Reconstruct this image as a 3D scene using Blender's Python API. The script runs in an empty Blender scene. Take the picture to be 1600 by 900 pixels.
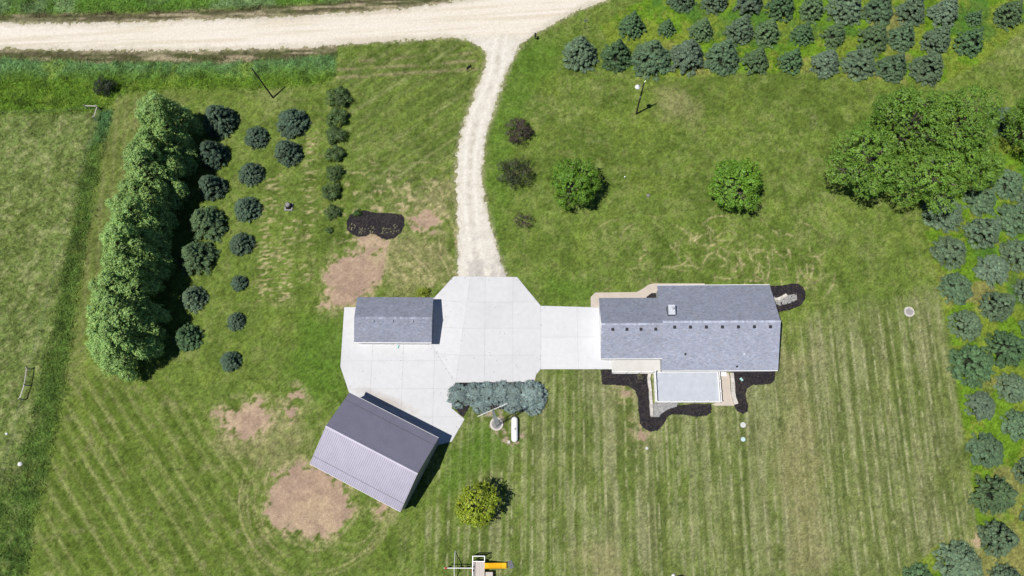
import bpy, math, random
import numpy as np
from mathutils import Vector, Matrix
random.seed(7)
RNG = np.random.default_rng(7)
C = bpy.context.scene
COL = C.collection
rad = math.radians

# ------------------------------------------------------------------ camera: a drone 120 m up, looking almost straight down
cam_d = bpy.data.cameras.new('camera')
cam_d.sensor_fit = 'HORIZONTAL'; cam_d.sensor_width = 36.0; cam_d.lens = 36.0 * 1244.0 / 1600.0
cam_d.clip_start = 1.0; cam_d.clip_end = 6000.0
cam = bpy.data.objects.new('camera', cam_d); COL.objects.link(cam)
down = Vector((25.0, -380.0, -1244.0)).normalized()        # where the plumb line lies in the camera's own frame
up = -down
cx = Vector((1, 0, 0)); cx = (cx - up * cx.dot(up)).normalized(); cy = up.cross(cx)
cam.matrix_world = Matrix((cx, cy, up)).to_4x4()
cam.location = (0, 0, 120.0)
C.camera = cam
# ------------------------------------------------------------------ light: high summer sun, shadows towards +x and a little +y
SUN_EL, SUN_AZ = rad(68.0), rad(26.5)
w = bpy.data.worlds.new('World'); C.world = w; w.use_nodes = True
nt = w.node_tree; sky = nt.nodes.new('ShaderNodeTexSky')
sky.sky_type = 'NISHITA'; sky.sun_disc = False
sky.sun_elevation = SUN_EL; sky.sun_rotation = rad(243.5); sky.ozone_density = 6.0; sky.air_density = 1.0; sky.dust_density = 0.0; sky.altitude = 3500.0
bg = nt.nodes['Background']; bg.inputs['Strength'].default_value = 0.072
nt.links.new(sky.outputs['Color'], bg.inputs['Color'])
sd = bpy.data.lights.new('sun', 'SUN'); sd.energy = 4.85; sd.angle = rad(0.53); sd.color = (1.0, 0.955, 0.88)
sun = bpy.data.objects.new('sun', sd); COL.objects.link(sun)
sun.rotation_euler = Vector((math.cos(SUN_AZ) * math.cos(SUN_EL), math.sin(SUN_AZ) * math.cos(SUN_EL), -math.sin(SUN_EL))).to_track_quat('-Z', 'Y').to_euler()
sun.location = (-40, -20, 90)
vs = C.view_settings
vs.view_transform = 'Standard'; vs.look = 'None'; vs.exposure = 0.0; vs.gamma = 1.0; vs.use_curve_mapping = False

# ------------------------------------------------------------------ site plan in metres (origin under the camera, z = 0 the lawn)
S = {'arcs_n': [[7.99, 46.29], [44.23, 45.48], [43.93, 37.97], [7.8, 38.19]],
 'bands_top': [[[-32.28, 77.8], [-20.07, 78.54], [-9.52, 79.43]], [[-32.4, 76.29], [-20.01, 77.02], [-8.72, 77.77]], [[-32.31, 74.77], [-19.95, 75.51], [-8.37, 76.12]]],
 'barn_eave': [[-25.88, 19.3], [-31.36, 9.37], [-17.85, 2.62], [-12.82, 12.82]],
 'bed_bush': [-27.44, 49.46],
 'bed_plant': [17.15, 22.51],
 'block_by_tank': [-2.78, 12.66],
 'boom': [[-5.83, 14.97], [-2.11, 16.66], [-4.26, 15.58]],
 'caps': [[28.28, 29.16], [32.12, 27.68], [35.98, 27.66], [21.78, 24.88]],
 'chimney': [21.32, 31.15],
 'corners': [[-94.39, 91.35], [87.14, 88.74], [-75.85, -6.15], [69.55, -6.01]],
 'deck': [[19.29, 23.37], [28.89, 23.34], [28.9, 18.39], [19.03, 18.42]],
 'deck_pts': {'blocks': [[31.03, 22.95], [31.06, 21.48], [30.99, 20.12], [31.09, 18.96], [31.27, 18.19]],
              'patio': [[29.38, 22.86], [30.55, 22.96], [30.68, 22.27], [30.63, 20.32], [30.8, 18.86], [31.01, 18.0], [28.24, 18.0], [27.68, 18.2], [28.96, 18.58]],
              'wall': [[18.27, 23.59], [18.4, 22.31], [18.58, 20.16], [18.58, 18.22], [18.59, 16.5]]},
 'deck_rail_top': [[13.44, 23.69], [18.82, 23.72], [18.81, 18.08], [28.73, 17.95], [28.63, 22.85]],
 'dirt': [[[-31.03, 41.98], [-28.49, 42.61], [-25.4, 42.7], [-23.4, 41.6], [-23.06, 38.91], [-23.37, 37.0], [-24.73, 35.74], [-26.52, 35.12], [-27.13, 33.45], [-30.47, 33.57], [-32.23, 34.1],
           [-32.18, 36.31], [-31.65, 38.96]],
          [[-37.54, 8.15], [-34.57, 9.07], [-31.72, 9.26], [-28.79, 8.14], [-26.32, 6.48], [-25.96, 3.58], [-26.48, 1.33], [-28.06, -0.18], [-30.94, -1.41], [-32.87, -0.53], [-36.66, 0.18],
           [-37.86, 2.14], [-37.68, 5.4]],
          [[-46.92, 17.16], [-44.12, 18.41], [-41.26, 19.28], [-38.74, 18.39], [-39.03, 16.17], [-40.82, 14.55], [-42.64, 13.41], [-45.41, 13.98]],
          [[-36.51, 19.75], [-35.29, 20.53], [-34.59, 19.06], [-34.63, 17.12], [-35.88, 15.68], [-36.52, 17.61]], [[13.81, 21.54], [15.63, 20.95], [16.05, 19.59], [14.63, 20.17]],
          [[15.84, 14.79], [17.26, 14.6], [17.64, 12.71], [16.5, 12.72]], [[-18.94, 48.72], [-15.85, 49.81], [-13.72, 48.12], [-14.72, 46.68], [-17.85, 47.37]],
          [[63.94, -1.31], [65.58, -0.7], [65.85, -1.74], [63.98, -2.17]], [[-21.74, 3.57], [-20.62, 3.75], [-20.91, 1.96], [-21.57, 2.14]],
          [[-26.65, 46.55], [-22.96, 45.42], [-23.88, 43.02], [-27.04, 44.35]]],
 'ditch': [[-101.2, 79.3], [-92.13, 79.45], [-74.97, 78.46], [-58.05, 78.25], [-44.62, 78.47], [-33.06, 79.47], [-32.7, 77.43], [-32.89, 75.16], [-34.23, 73.67], [-37.51, 73.21], [-43.0, 72.78],
           [-57.42, 72.94], [-65.74, 72.79], [-68.46, 72.32], [-70.32, 71.35], [-71.02, 70.12], [-72.39, 68.9], [-90.02, 68.35], [-98.93, 68.45]],
 'ditch_bush': [-71.92, 72.76, 1.78, 1.2, 2.6],
 'drive': [[-12.93, 82.69], [-9.03, 83.54], [-2.31, 84.75], [2.73, 84.03], [0.6, 82.38], [-0.64, 81.24], [-1.42, 79.84], [-2.31, 77.81], [-2.97, 76.43], [-3.95, 73.32], [-4.91, 69.63], [-5.97, 66.0],
           [-6.7, 63.01], [-7.1, 60.65], [-7.28, 57.73], [-7.25, 54.27], [-6.9, 51.43], [-6.36, 49.18], [-5.61, 46.4], [-4.98, 44.19], [-4.25, 41.48], [-3.42, 39.32], [-3.02, 38.15], [-10.92, 38.2],
           [-10.77, 40.44], [-10.82, 43.15], [-10.99, 46.44], [-11.16, 49.78], [-11.43, 53.17], [-11.5, 56.61], [-11.46, 59.52], [-11.08, 61.87], [-10.69, 64.25], [-9.78, 67.85], [-8.74, 70.9],
           [-7.79, 73.61], [-7.15, 75.6], [-6.73, 77.36], [-6.63, 79.01], [-7.31, 80.3], [-8.44, 81.21], [-9.9, 82.0]],
 'drive_mid': [[-2.31, 87.38], [-3.98, 82.83], [-4.64, 79.62], [-4.95, 75.83], [-6.13, 72.1], [-7.41, 69.04], [-8.55, 64.82], [-9.23, 60.09], [-9.35, 54.29], [-8.95, 48.64], [-8.15, 43.13],
               [-7.17, 38.17]],
 'dry': [[[22.71, 71.77], [29.68, 70.71], [28.22, 65.04], [23.45, 65.69]], [[-19.96, 53.47], [-12.83, 54.32], [-11.12, 48.1], [-17.86, 47.59]],
         [[-22.93, 44.87], [-13.66, 45.9], [-10.61, 37.77], [-22.45, 34.67], [-23.73, 39.99]], [[-41.11, 17.62], [-34.28, 17.6], [-32.66, 9.07], [-40.21, 8.16], [-46.34, 11.9]],
         [[38.69, 25.2], [42.56, 25.18], [41.9, -6.04], [36.97, -6.04]], [[7.3, -2.63], [12.34, -2.19], [12.63, -6.49], [9.02, -6.5]]],
 'edge_tree': [80.09, 61.24, 5.19, 7.0, 13.0],
 'fence_n': [[-72.72, 68.9], [-74.86, 69.11], [-77.87, 68.59], [-83.38, 68.41], [-90.0, 68.23], [-97.73, 68.07]],
 'fence_w': [[-72.72, 68.9], [-72.96, 66.83], [-73.45, 60.82], [-74.35, 54.97], [-74.79, 48.48], [-75.02, 42.27], [-75.46, 36.24], [-76.11, 29.96], [-76.67, 23.95], [-76.6, 21.36], [-76.91, 19.19],
             [-77.7, 9.7], [-78.44, 0.0], [-78.77, -7.88]],
 'field_rim': [[-70.62, 68.88], [-71.21, 63.3], [-71.36, 53.68], [-71.37, 46.88], [-71.47, 37.07], [-71.17, 27.68], [-71.18, 21.64], [-71.25, 13.85], [-71.7, 6.35], [-72.24, -6.58]],
 'fire_ring': [59.07, 32.42],
 'flower_clumps': [[-28.24, 47.12], [-26.54, 46.44], [-25.09, 46.54], [-22.9, 46.3], [-21.35, 46.62]],
 'green_lid': [-19.92, 27.2],
 'hedge': [[-10.36, 19.57, 1.4500000000000002], [-7.84, 19.76, 1.5], [-5.9, 19.85, 1.4500000000000002], [-3.86, 19.94, 1.4500000000000002], [-1.72, 19.93, 1.4500000000000002], [0.6, 19.63, 1.8],
           [-6.94, 18.2, 1.1], [-2.02, 18.38, 1.2000000000000002], [0.88, 18.28, 1.3]],
 'house_eave': [[19.83, 36.03], [20.17, 22.8], [37.36, 22.83], [36.89, 35.93]],
 'lawn_marker': [16.18, 55.5],
 'lawn_rock': [19.89, 52.22],
 'lids': [[32.11, 15.13], [31.93, 13.01], [17.64, 11.73]],
 'lush': [[[2.75, 38.22], [11.84, 38.16], [10.74, 35.33], [9.7, 33.66], [3.2, 33.7]], [[-12.78, 11.84], [-6.16, 17.53], [-2.31, 11.82], [-9.82, 6.28], [-12.54, 2.67]],
          [[-6.61, 64.8], [-2.31, 82.16], [8.83, 82.01], [-2.31, 60.02], [-4.34, 39.86], [-6.47, 49.74]], [[-35.45, 32.66], [-28.39, 32.62], [-26.99, 17.58], [-38.44, 20.54]]],
 'mailbox': [1.76, 81.98],
 'maple_far': [33.13, 52.27, 4.61, 3.9, 7.9],
 'maple_near': [7.56, 52.48, 4.17, 4.9, 8.9],
 'maples': [[52.59, 54.27, 6.62, 6.5, 13.0], [59.26, 60.25, 6.93, 8.0, 15.5], [66.79, 59.95, 6.53, 8.0, 15.5], [61.75, 52.16, 6.23, 6.2, 12.0], [69.56, 54.36, 4.73, 6.0, 11.0]],
 'mulch': {'deck': [[11.26, 23.57], [18.26, 23.55], [18.34, 20.85], [18.49, 18.33], [18.46, 16.39], [19.7, 16.32], [19.93, 16.8], [21.01, 17.56], [22.42, 18.04], [24.62, 18.24], [27.49, 18.23],
                    [27.59, 17.75], [27.46, 16.92], [26.74, 16.5], [25.49, 16.37], [23.44, 16.65], [21.65, 16.71], [20.94, 16.38], [20.33, 15.28], [19.46, 14.4], [18.35, 14.19], [17.28, 14.74],
                    [16.79, 15.57], [16.66, 19.17], [16.3, 20.44], [15.21, 21.07], [11.37, 21.27]],
           'east': [[31.2, 23.91], [37.72, 23.88], [37.62, 22.83], [37.4, 21.92], [36.76, 21.27], [34.06, 21.15], [33.18, 20.63], [32.89, 19.86], [32.9, 18.82], [33.15, 18.05], [32.94, 17.1],
                    [32.29, 16.84], [31.42, 17.16], [31.04, 17.87], [31.37, 18.83], [31.18, 21.29]],
           'flower': [[-29.22, 48.24], [-28.76, 49.21], [-27.74, 49.77], [-26.32, 50.04], [-24.46, 49.54], [-22.37, 49.53], [-20.4, 49.29], [-19.85, 48.67], [-19.73, 47.47], [-20.27, 46.09],
                      [-21.14, 45.27], [-22.42, 44.98], [-23.47, 45.29], [-24.41, 45.93], [-25.19, 45.99], [-25.82, 45.58], [-27.11, 45.45], [-28.17, 45.87], [-29.06, 46.85]],
           'hedge': [[-11.08, 21.78], [1.2, 21.73], [2.55, 20.99], [3.02, 19.43], [2.32, 17.5], [1.35, 16.93], [-2.31, 17.51], [-7.62, 17.82], [-8.59, 18.3], [-9.62, 16.38], [-11.4, 18.22],
                     [-11.34, 20.26]],
           'nook': [[18.61, 34.45], [18.74, 35.18], [19.58, 35.8], [20.59, 36.11], [20.5, 34.44]],
           'north_east': [[36.57, 36.78], [39.95, 36.81], [41.1, 37.05], [42.51, 37.09], [43.3, 36.57], [43.58, 35.53], [43.39, 34.5], [42.42, 33.49], [40.67, 32.84], [38.97, 32.56], [37.31, 32.64],
                          [36.81, 34.83]]},
 'pale_thing': [20.51, -6.02],
 'panel_sign': [-10.02, 75.57],
 'pasture': [[-98.93, 68.45], [-90.0, 68.23], [-72.7, 68.78], [-72.14, 63.67], [-72.22, 50.26], [-72.16, 34.95], [-71.63, 23.13], [-72.71, 7.73], [-72.52, -6.58], [-84.14, -6.59]],
 'pasture_edge': [[-72.7, 68.78], [-70.62, 68.88], [-71.21, 63.3], [-71.36, 53.68], [-71.37, 46.88], [-71.47, 37.07], [-71.17, 27.68], [-71.18, 21.64], [-71.25, 13.85], [-71.7, 6.35], [-72.14, 1.79],
                  [-72.24, -6.58], [-81.35, -6.59], [-80.98, 0.9], [-78.4, 7.28], [-75.57, 12.91], [-75.26, 17.72], [-74.86, 25.66], [-74.21, 34.96], [-74.3, 43.58], [-74.21, 51.41], [-74.19, 60.71],
                  [-72.79, 64.28]],
 'patio_lid': [32.4, 21.97],
 'pebble': [[38.09, 34.97], [40.49, 35.18], [42.15, 35.61], [42.17, 34.51], [41.2, 33.93], [39.63, 33.57], [38.52, 33.65], [37.89, 34.39]],
 'pebble2': [[18.42, 18.33], [22.73, 18.59], [22.41, 17.9], [21.01, 17.46], [19.92, 16.66], [19.7, 16.32], [18.53, 16.32]],
 'pipes': [[23.4, 25.05], [31.07, 23.34]],
 'plant_right': [[80.13, 68.08], [67.6, 49.15], [63.51, 45.66], [64.27, 39.43], [64.55, 31.12], [64.63, 23.12], [64.64, 17.33], [64.53, 9.85], [64.4, 3.52], [64.05, -1.74], [63.9, -2.6],
                 [58.65, -1.74], [51.68, -6.45], [49.27, -11.05], [79.12, -11.0], [95.94, 67.9]],
 'plant_top': [[20.3, 89.7], [13.36, 84.54], [14.85, 79.37], [13.62, 75.85], [18.01, 75.8], [23.93, 74.23], [35.95, 74.83], [46.82, 74.95], [59.56, 73.06], [70.17, 72.2], [78.5, 77.06],
               [86.06, 82.91], [99.78, 85.95], [102.62, 99.24], [20.81, 100.56]],
 'playset': {'afoot': [[-10.38, -2.72], [-10.56, -7.37]],
             'beam': [[-11.79, -4.93], [-7.72, -4.93]],
             'deck': [[-7.79, -3.29], [-6.12, -3.29], [-6.08, -7.27], [-7.74, -7.27]],
             'mat': [[-2.95, -4.1], [-2.35, -3.93], [-1.99, -4.97], [-2.63, -5.14]],
             'slide': [[-6.15, -4.65], [-3.12, -4.7]]},
 'poplars': [[-57.38, 62.45], [-58.13, 58.17], [-58.81, 53.98], [-59.37, 49.86], [-59.78, 45.81], [-60.02, 41.83], [-60.09, 37.93], [-60.03, 34.09], [-59.87, 30.32], [-59.65, 26.61]],
 'pours': [[[-8.9, 38.61], [-1.5, 38.46], [2.2, 33.71], [2.09, 23.65], [1.4, 22.87], [1.1, 21.69], [-10.89, 21.63]],
           [[-11.54, 38.63], [-8.9, 38.61], [-10.89, 21.63], [-14.88, 27.73], [-15.29, 31.52], [-14.79, 34.84]],
           [[2.2, 33.71], [12.08, 33.37], [11.99, 25.01], [13.56, 25.0], [13.51, 23.61], [2.09, 23.65]],
           [[-28.66, 33.66], [-26.24, 33.65], [-25.94, 28.29], [-15.39, 28.24], [-14.88, 27.73], [-10.89, 21.63], [-11.07, 21.24], [-11.39, 17.73], [-9.42, 16.09], [-11.28, 12.77], [-13.93, 12.12],
            [-26.06, 18.36], [-27.03, 20.01], [-28.67, 24.17]]],
 'purple': [[-1.11, 63.35, 2.41, 1.5, 3.0], [-1.75, 55.9, 2.92, 1.8, 3.6], [-0.54, 47.51, 1.58, 1.0, 2.0]],
 'ring_gravel': [[-6.48, 17.04], [-5.2, 17.43], [-3.91, 17.29], [-3.46, 16.14], [-3.39, 14.87], [-2.62, 13.86], [-1.35, 13.98], [-0.58, 15.12], [-0.46, 13.6], [-0.97, 12.35], [-1.86, 11.97],
                 [-2.88, 12.22], [-3.9, 12.85], [-4.66, 13.67], [-5.69, 14.88], [-6.34, 16.15]],
 'road': [[-100.44, 86.75], [-93.47, 86.52], [-86.53, 86.36], [-79.62, 86.26], [-72.74, 86.3], [-64.75, 86.52], [-56.77, 86.74], [-47.65, 86.88], [-38.58, 87.35], [-29.51, 87.89], [-20.45, 88.69],
          [-13.66, 89.66], [-9.13, 90.53], [3.39, 92.89], [20.68, 97.8], [20.45, 93.04], [13.53, 89.53], [10.33, 88.25], [8.39, 87.23], [4.65, 84.92], [2.17, 83.39], [0.6, 82.38], [-0.64, 81.36],
          [-2.31, 82.16], [-6.77, 81.96], [-9.57, 82.25], [-12.93, 82.56], [-17.96, 82.23], [-24.67, 81.81], [-31.38, 81.38], [-38.09, 80.95], [-44.81, 80.65], [-53.8, 80.44], [-62.84, 80.56],
          [-71.91, 80.67], [-81.04, 80.98], [-87.91, 81.27], [-99.37, 81.48]],
 'road_sign': [10.33, 83.93, 10.83, 82.98, 4.23],
 'rough_north': [[-106.68, 99.8], [-13.86, 98.34], [-22.83, 91.13], [-34.2, 89.95], [-47.86, 89.08], [-63.86, 88.5], [-79.95, 88.33], [-104.24, 88.27]],
 'round_mat': [21.42, -7.33],
 'round_tree': [-7.25, 3.43, 3.18, 4.4, 7.2],
 'scr_deck': [[13.23, 21.35], [21.59, 15.54], [22.31, 11.77], [14.68, 9.93]],
 'scr_sw': [[-42.68, 13.79], [-19.11, 3.57], [-11.57, 0.89], [-20.53, -6.1], [-38.86, -6.12]],
 'scr_w': [[-27.61, 54.45], [-11.77, 54.31], [-10.92, 37.77], [-26.5, 34.7]],
 'shed_eave': [[-26.18, 34.48], [-26.12, 27.41], [-14.5, 27.31], [-14.37, 34.36]],
 'shrub_row': [[-31.64, 70.34, 2.05, 2.26], [-31.72, 66.56, 1.86, 2.05], [-31.83, 63.26, 1.75, 1.93], [-31.72, 59.89, 1.6, 1.76], [-31.61, 56.45, 1.55, 1.7], [-31.81, 53.07, 1.67, 1.84],
               [-31.42, 49.56, 1.35, 1.49], [-31.84, 46.49, 0.61, 0.68]],
 'sidewalk': [[9.99, 33.46], [10.04, 35.12], [10.76, 35.8], [17.28, 35.87], [18.3, 36.44], [19.14, 37.06], [20.05, 37.27], [27.97, 37.22], [27.86, 35.65], [20.57, 35.69], [19.57, 35.7],
              [18.74, 35.07], [18.6, 34.24], [12.71, 34.27], [12.08, 33.39]],
 'small_rock': [-78.62, 14.06],
 'spruce_back': [[27.43, 89.21, 2.27, 5.45], [33.28, 88.73, 2.12, 5.1], [39.03, 88.04, 2.31, 5.55], [44.52, 87.17, 2.3, 5.41], [49.73, 86.63, 2.06, 4.93], [55.61, 86.68, 2.88, 5.86],
                 [61.25, 86.26, 2.39, 5.45], [66.76, 85.85, 2.32, 5.06], [72.31, 85.46, 2.4, 4.97], [77.57, 84.71, 1.31, 2.78], [83.29, 85.1, 2.26, 4.82]],
 'spruce_big': [[-51.43, 66.03, 2.57, 5.26], [-51.86, 59.67, 2.18, 5.23], [-51.47, 53.87, 2.0, 4.79], [-51.55, 47.65, 2.88, 5.54], [-52.61, 41.84, 2.81, 5.3], [-52.43, 35.04, 1.99, 3.78],
                [-52.65, 28.77, 2.05, 3.9]],
 'spruce_edgecol': [[81.15, 50.17, 2.32, 3.3], [77.43, 47.44, 2.57, 2.9], [76.99, 41.5, 2.44, 3.41], [77.57, 35.45, 1.97, 4.73], [77.51, 29.48, 2.05, 4.76]],
 'spruce_front': [[9.33, 78.08, 2.82, 6.25], [15.64, 77.66, 2.46, 5.89], [21.49, 77.22, 3.23, 6.05], [27.56, 77.27, 2.85, 6.02], [33.57, 77.19, 2.85, 6.02], [39.17, 76.39, 2.1, 5.03],
                  [45.18, 76.44, 1.94, 4.65], [50.9, 75.86, 2.34, 4.78], [56.57, 75.78, 2.71, 5.16], [62.01, 74.87, 2.33, 5.13], [67.86, 74.67, 2.58, 4.97]],
 'spruce_lawncol': [[66.49, 48.74, 3.0, 4.5], [66.6, 42.05, 2.48, 3.72], [66.74, 36.14, 2.37, 3.56], [67.19, 30.19, 2.25, 3.38], [66.77, 23.82, 2.94, 6.15], [67.33, 17.82, 2.1, 3.15],
                    [67.04, 11.26, 2.42, 3.62], [66.71, 4.96, 2.7, 6.49], [66.27, -0.99, 2.25, 5.41], [60.53, -4.33, 2.93, 4.39], [54.66, -6.55, 2.01, 3.01]],
 'spruce_mid': [[18.48, 83.7, 2.09, 5.01], [24.52, 83.36, 1.4, 3.37], [30.45, 82.62, 1.92, 4.61], [37.06, 82.47, 2.24, 5.38], [41.53, 81.94, 2.14, 5.13], [47.73, 81.79, 1.84, 4.09],
                [53.03, 81.32, 1.93, 4.62], [59.6, 80.59, 2.44, 5.21], [64.38, 80.67, 2.19, 4.99], [70.28, 80.16, 2.27, 4.9], [75.72, 79.65, 2.21, 5.19]],
 'spruce_midcol': [[77.7, 53.6, 2.46, 3.68], [71.98, 45.1, 2.46, 5.91], [72.71, 39.04, 2.47, 3.71], [72.19, 33.06, 2.21, 5.3], [72.3, 26.41, 2.6, 5.83], [72.56, 20.49, 2.19, 3.28],
                   [72.28, 14.92, 2.11, 4.01], [72.61, 8.23, 1.89, 4.52], [72.33, 1.76, 1.79, 4.3], [66.59, -6.79, 2.16, 4.75]],
 'spruce_pair': [[-39.21, 65.69, 2.81, 3.44], [-39.57, 60.13, 2.29, 4.7]],
 'spruce_small': [[-45.16, 63.1, 2.1, 3.48], [-45.34, 56.46, 2.11, 3.69], [-45.47, 50.18, 2.23, 3.9], [-45.81, 44.13, 2.0, 3.5], [-45.52, 37.59, 1.38, 2.42], [-45.39, 31.35, 1.48, 2.59],
                  [-45.6, 25.04, 1.67, 2.93]],
 'spruce_under': [[72.96, 50.9, 2.43, 2.68], [78.85, 64.94, 2.42, 4.14]],
 'streaks': [[[-43.43, 47.79], [-41.02, 47.77], [-40.19, 34.77], [-42.53, 34.79]], [[-40.03, 48.32], [-37.51, 48.3], [-37.1, 34.23], [-39.43, 34.24]],
             [[-37.02, 63.92], [-35.29, 63.9], [-34.43, 37.91], [-35.66, 37.92]], [[-42.58, 55.73], [-40.49, 56.29], [-40.82, 47.77], [-42.91, 47.79]]],
 'stripe_left': [[-70.58, 71.6], [-57.25, 71.45], [-69.29, 34.93], [-68.35, 22.62], [-71.34, 22.63], [-71.51, 49.13]],
 'stripe_se': [[-10.1, 21.43], [65.23, 34.19], [63.18, -6.86], [-15.94, -6.95]],
 'stripe_sw': [[-71.18, 21.64], [-56.42, 22.58], [-40.57, 11.89], [-36.11, -6.11], [-72.44, -7.01]],
 'stripe_top': [[-32.98, 79.98], [-13.47, 81.66], [-7.31, 80.3], [-7.26, 75.85], [-11.36, 60.11], [-11.16, 49.78], [-27.42, 51.03], [-30.76, 71.15]],
 'tank': [[-1.91, 15.53], [-1.91, 13.45]],
 'tower': [-4.61, 15.32],
 'utility_pole': [-43.17, 70.92, -44.23, 71.57, 8.06],
 'vents_main': [[21.68, 29.13], [23.98, 29.12], [26.32, 29.1], [28.66, 29.09], [31.0, 29.08], [33.33, 29.07], [35.67, 29.06]],
 'vents_shed': [[-23.29, 30.67], [-20.34, 30.65], [-17.26, 30.63]],
 'vents_wing': [[12.71, 29.09], [14.8, 29.08], [16.88, 29.06], [19.06, 29.05]],
 'verge_north': [[-100.75, 88.22], [-93.8, 88.25], [-79.95, 88.33], [-63.86, 88.5], [-47.86, 89.08], [-34.2, 89.95], [-25.1, 90.89], [-13.7, 91.26], [-13.65, 89.52], [-20.45, 88.69], [-29.51, 87.89],
                 [-38.58, 87.35], [-47.65, 86.88], [-64.75, 86.52], [-79.62, 86.26], [-100.44, 86.75]],
 'verge_south': [[-99.37, 81.48], [-81.04, 80.98], [-62.83, 80.49], [-44.81, 80.65], [-33.06, 81.27], [-32.94, 79.34], [-44.61, 78.34], [-58.04, 78.12], [-74.95, 78.33], [-92.1, 79.32],
                 [-98.92, 79.27]],
 'walkway': [[13.57, 25.58], [20.79, 25.55], [20.67, 23.37], [18.93, 23.37], [18.48, 24.12], [13.51, 24.14]],
 'well': [-38.81, 50.79],
 'white_dome': [32.1, 25.01],
 'white_rock': [-75.7, 9.6],
 'wing_eave': [[11.0, 34.03], [11.13, 24.68]],
 'yard_light': [18.6, 67.18, 18.63, 67.38, 9.47],
 'yellow_bush': [-16.22, 35.37]}
# ------------------------------------------------------------------ helpers
A = lambda *a: np.array(a, float)
def tag(o, label=None, cat=None, group=None, kind=None):
    if label: o['label'] = label
    if cat: o['category'] = cat
    if group: o['group'] = group
    if kind: o['kind'] = kind
    return o
def thing(name, label, cat, loc, group=None):
    o = bpy.data.objects.new(name, None); o.empty_display_size = 0.5
    COL.objects.link(o); o.location = loc
    return tag(o, label, cat, group)
def base(o):
    p = Vector((0, 0, 0))
    while o is not None: p += o.location; o = o.parent
    return p
def fmesh(name, V, F, cols=None, smooth=False):
    V = np.ascontiguousarray(V, np.float32); F = np.ascontiguousarray(F, np.int32); n, m, k = len(V), len(F), F.shape[1]
    me = bpy.data.meshes.new(name)
    me.vertices.add(n); me.vertices.foreach_set('co', V.ravel())
    me.loops.add(m * k); me.loops.foreach_set('vertex_index', F.ravel())
    me.polygons.add(m); me.polygons.foreach_set('loop_start', np.arange(0, m * k, k, dtype=np.int32))
    if smooth: me.polygons.foreach_set('use_smooth', np.ones(m, bool))
    me.update(calc_edges=True)
    if cols is not None:
        c4 = np.ones((n, 4), np.float32); c4[:, :3] = cols
        me.color_attributes.new('Col', 'FLOAT_COLOR', 'POINT').data.foreach_set('color', c4.ravel())
    return me
def link(name, me, mat, parent=None):
    if mat is not None and not me.materials: me.materials.append(mat)
    o = bpy.data.objects.new(name, me); COL.objects.link(o)
    if parent is not None: o.parent = parent
    return o
class MB:
    """collects solids in world metres and links them as one mesh object"""
    def __init__(s): s.v = []; s.f = []; s.c = []; s.col = None
    def add(s, vs, fs):
        b = len(s.v); s.v += [tuple(map(float, p)) for p in vs]; s.f += [tuple(b + i for i in f) for f in fs]
        s.c += [s.col or (1, 1, 1)] * len(vs); return s
    def hexa(s, b4, t4):
        return s.add(list(b4) + list(t4), [(3, 2, 1, 0), (4, 5, 6, 7), (0, 1, 5, 4), (1, 2, 6, 5), (2, 3, 7, 6), (3, 0, 4, 7)])
    def box(s, x0, x1, y0, y1, z0, z1, F=None):
        T = F or (lambda x, y, z: (x, y, z))
        q = [(x0, y0), (x1, y0), (x1, y1), (x0, y1)]
        return s.hexa([T(x, y, z0) for x, y in q], [T(x, y, z1) for x, y in q])
    def beam(s, p, q, wd, ht=None, upv=(0, 0, 1)):
        p, q = Vector(p), Vector(q); d = (q - p).normalized(); ht = ht or wd
        u = Vector(upv)
        if abs(d.dot(u)) > .98: u = Vector((1, 0, 0))
        sx = d.cross(u).normalized() * (wd / 2); sy = sx.cross(d).normalized() * (ht / 2)
        return s.hexa([p - sx - sy, p + sx - sy, p + sx + sy, p - sx + sy], [q - sx - sy, q + sx - sy, q + sx + sy, q - sx + sy])
    def tube(s, pts, rs, n=8, caps=True):
        pts = [Vector(p) for p in pts]; rs = rs if hasattr(rs, '__len__') else [rs] * len(pts)
        b = []; vs = []
        for i, p in enumerate(pts):
            d = (pts[min(i + 1, len(pts) - 1)] - pts[max(i - 1, 0)]).normalized()
            u = Vector((0, 0, 1)) if abs(d.z) < .9 else Vector((1, 0, 0))
            a = d.cross(u).normalized(); c = d.cross(a)
            vs += [p + (a * math.cos(t) + c * math.sin(t)) * rs[i] for t in [2 * math.pi * k / n for k in range(n)]]
        fs = []
        for i in range(len(pts) - 1):
            for k in range(n):
                fs.append((i * n + k, i * n + (k + 1) % n, (i + 1) * n + (k + 1) % n, (i + 1) * n + k))
        if caps: fs.append(tuple(range(n))[::-1]); fs.append(tuple((len(pts) - 1) * n + k for k in range(n)))
        return s.add(vs, fs)
    def prism(s, poly, z0, z1, grow=0.0):
        n = len(poly); a = sum(poly[i][0] * poly[(i + 1) % n][1] - poly[(i + 1) % n][0] * poly[i][1] for i in range(n))
        if a < 0: poly = poly[::-1]
        vs = [(x, y, z0) for x, y in poly] + [(x, y, z1) for x, y in poly]
        return s.add(vs, [tuple(range(n))[::-1], tuple(range(n, 2 * n))] + [(i, (i + 1) % n, n + (i + 1) % n, n + i) for i in range(n)])
    def build(s, name, mat, parent=None, smooth=False, data=None):
        me = bpy.data.meshes.new(name)
        o0 = base(parent) if parent is not None else Vector((0, 0, 0))
        me.from_pydata([(x - o0.x, y - o0.y, z - o0.z) for x, y, z in s.v], [], s.f)
        if smooth: me.polygons.foreach_set('use_smooth', [True] * len(me.polygons))
        me.color_attributes.new('Col', 'FLOAT_COLOR', 'POINT').data.foreach_set('color', np.concatenate([np.array(s.c, np.float32), np.ones((len(s.c), 1), np.float32)], 1).ravel())
        me.update()
        return link(name, me, mat, parent)
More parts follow.
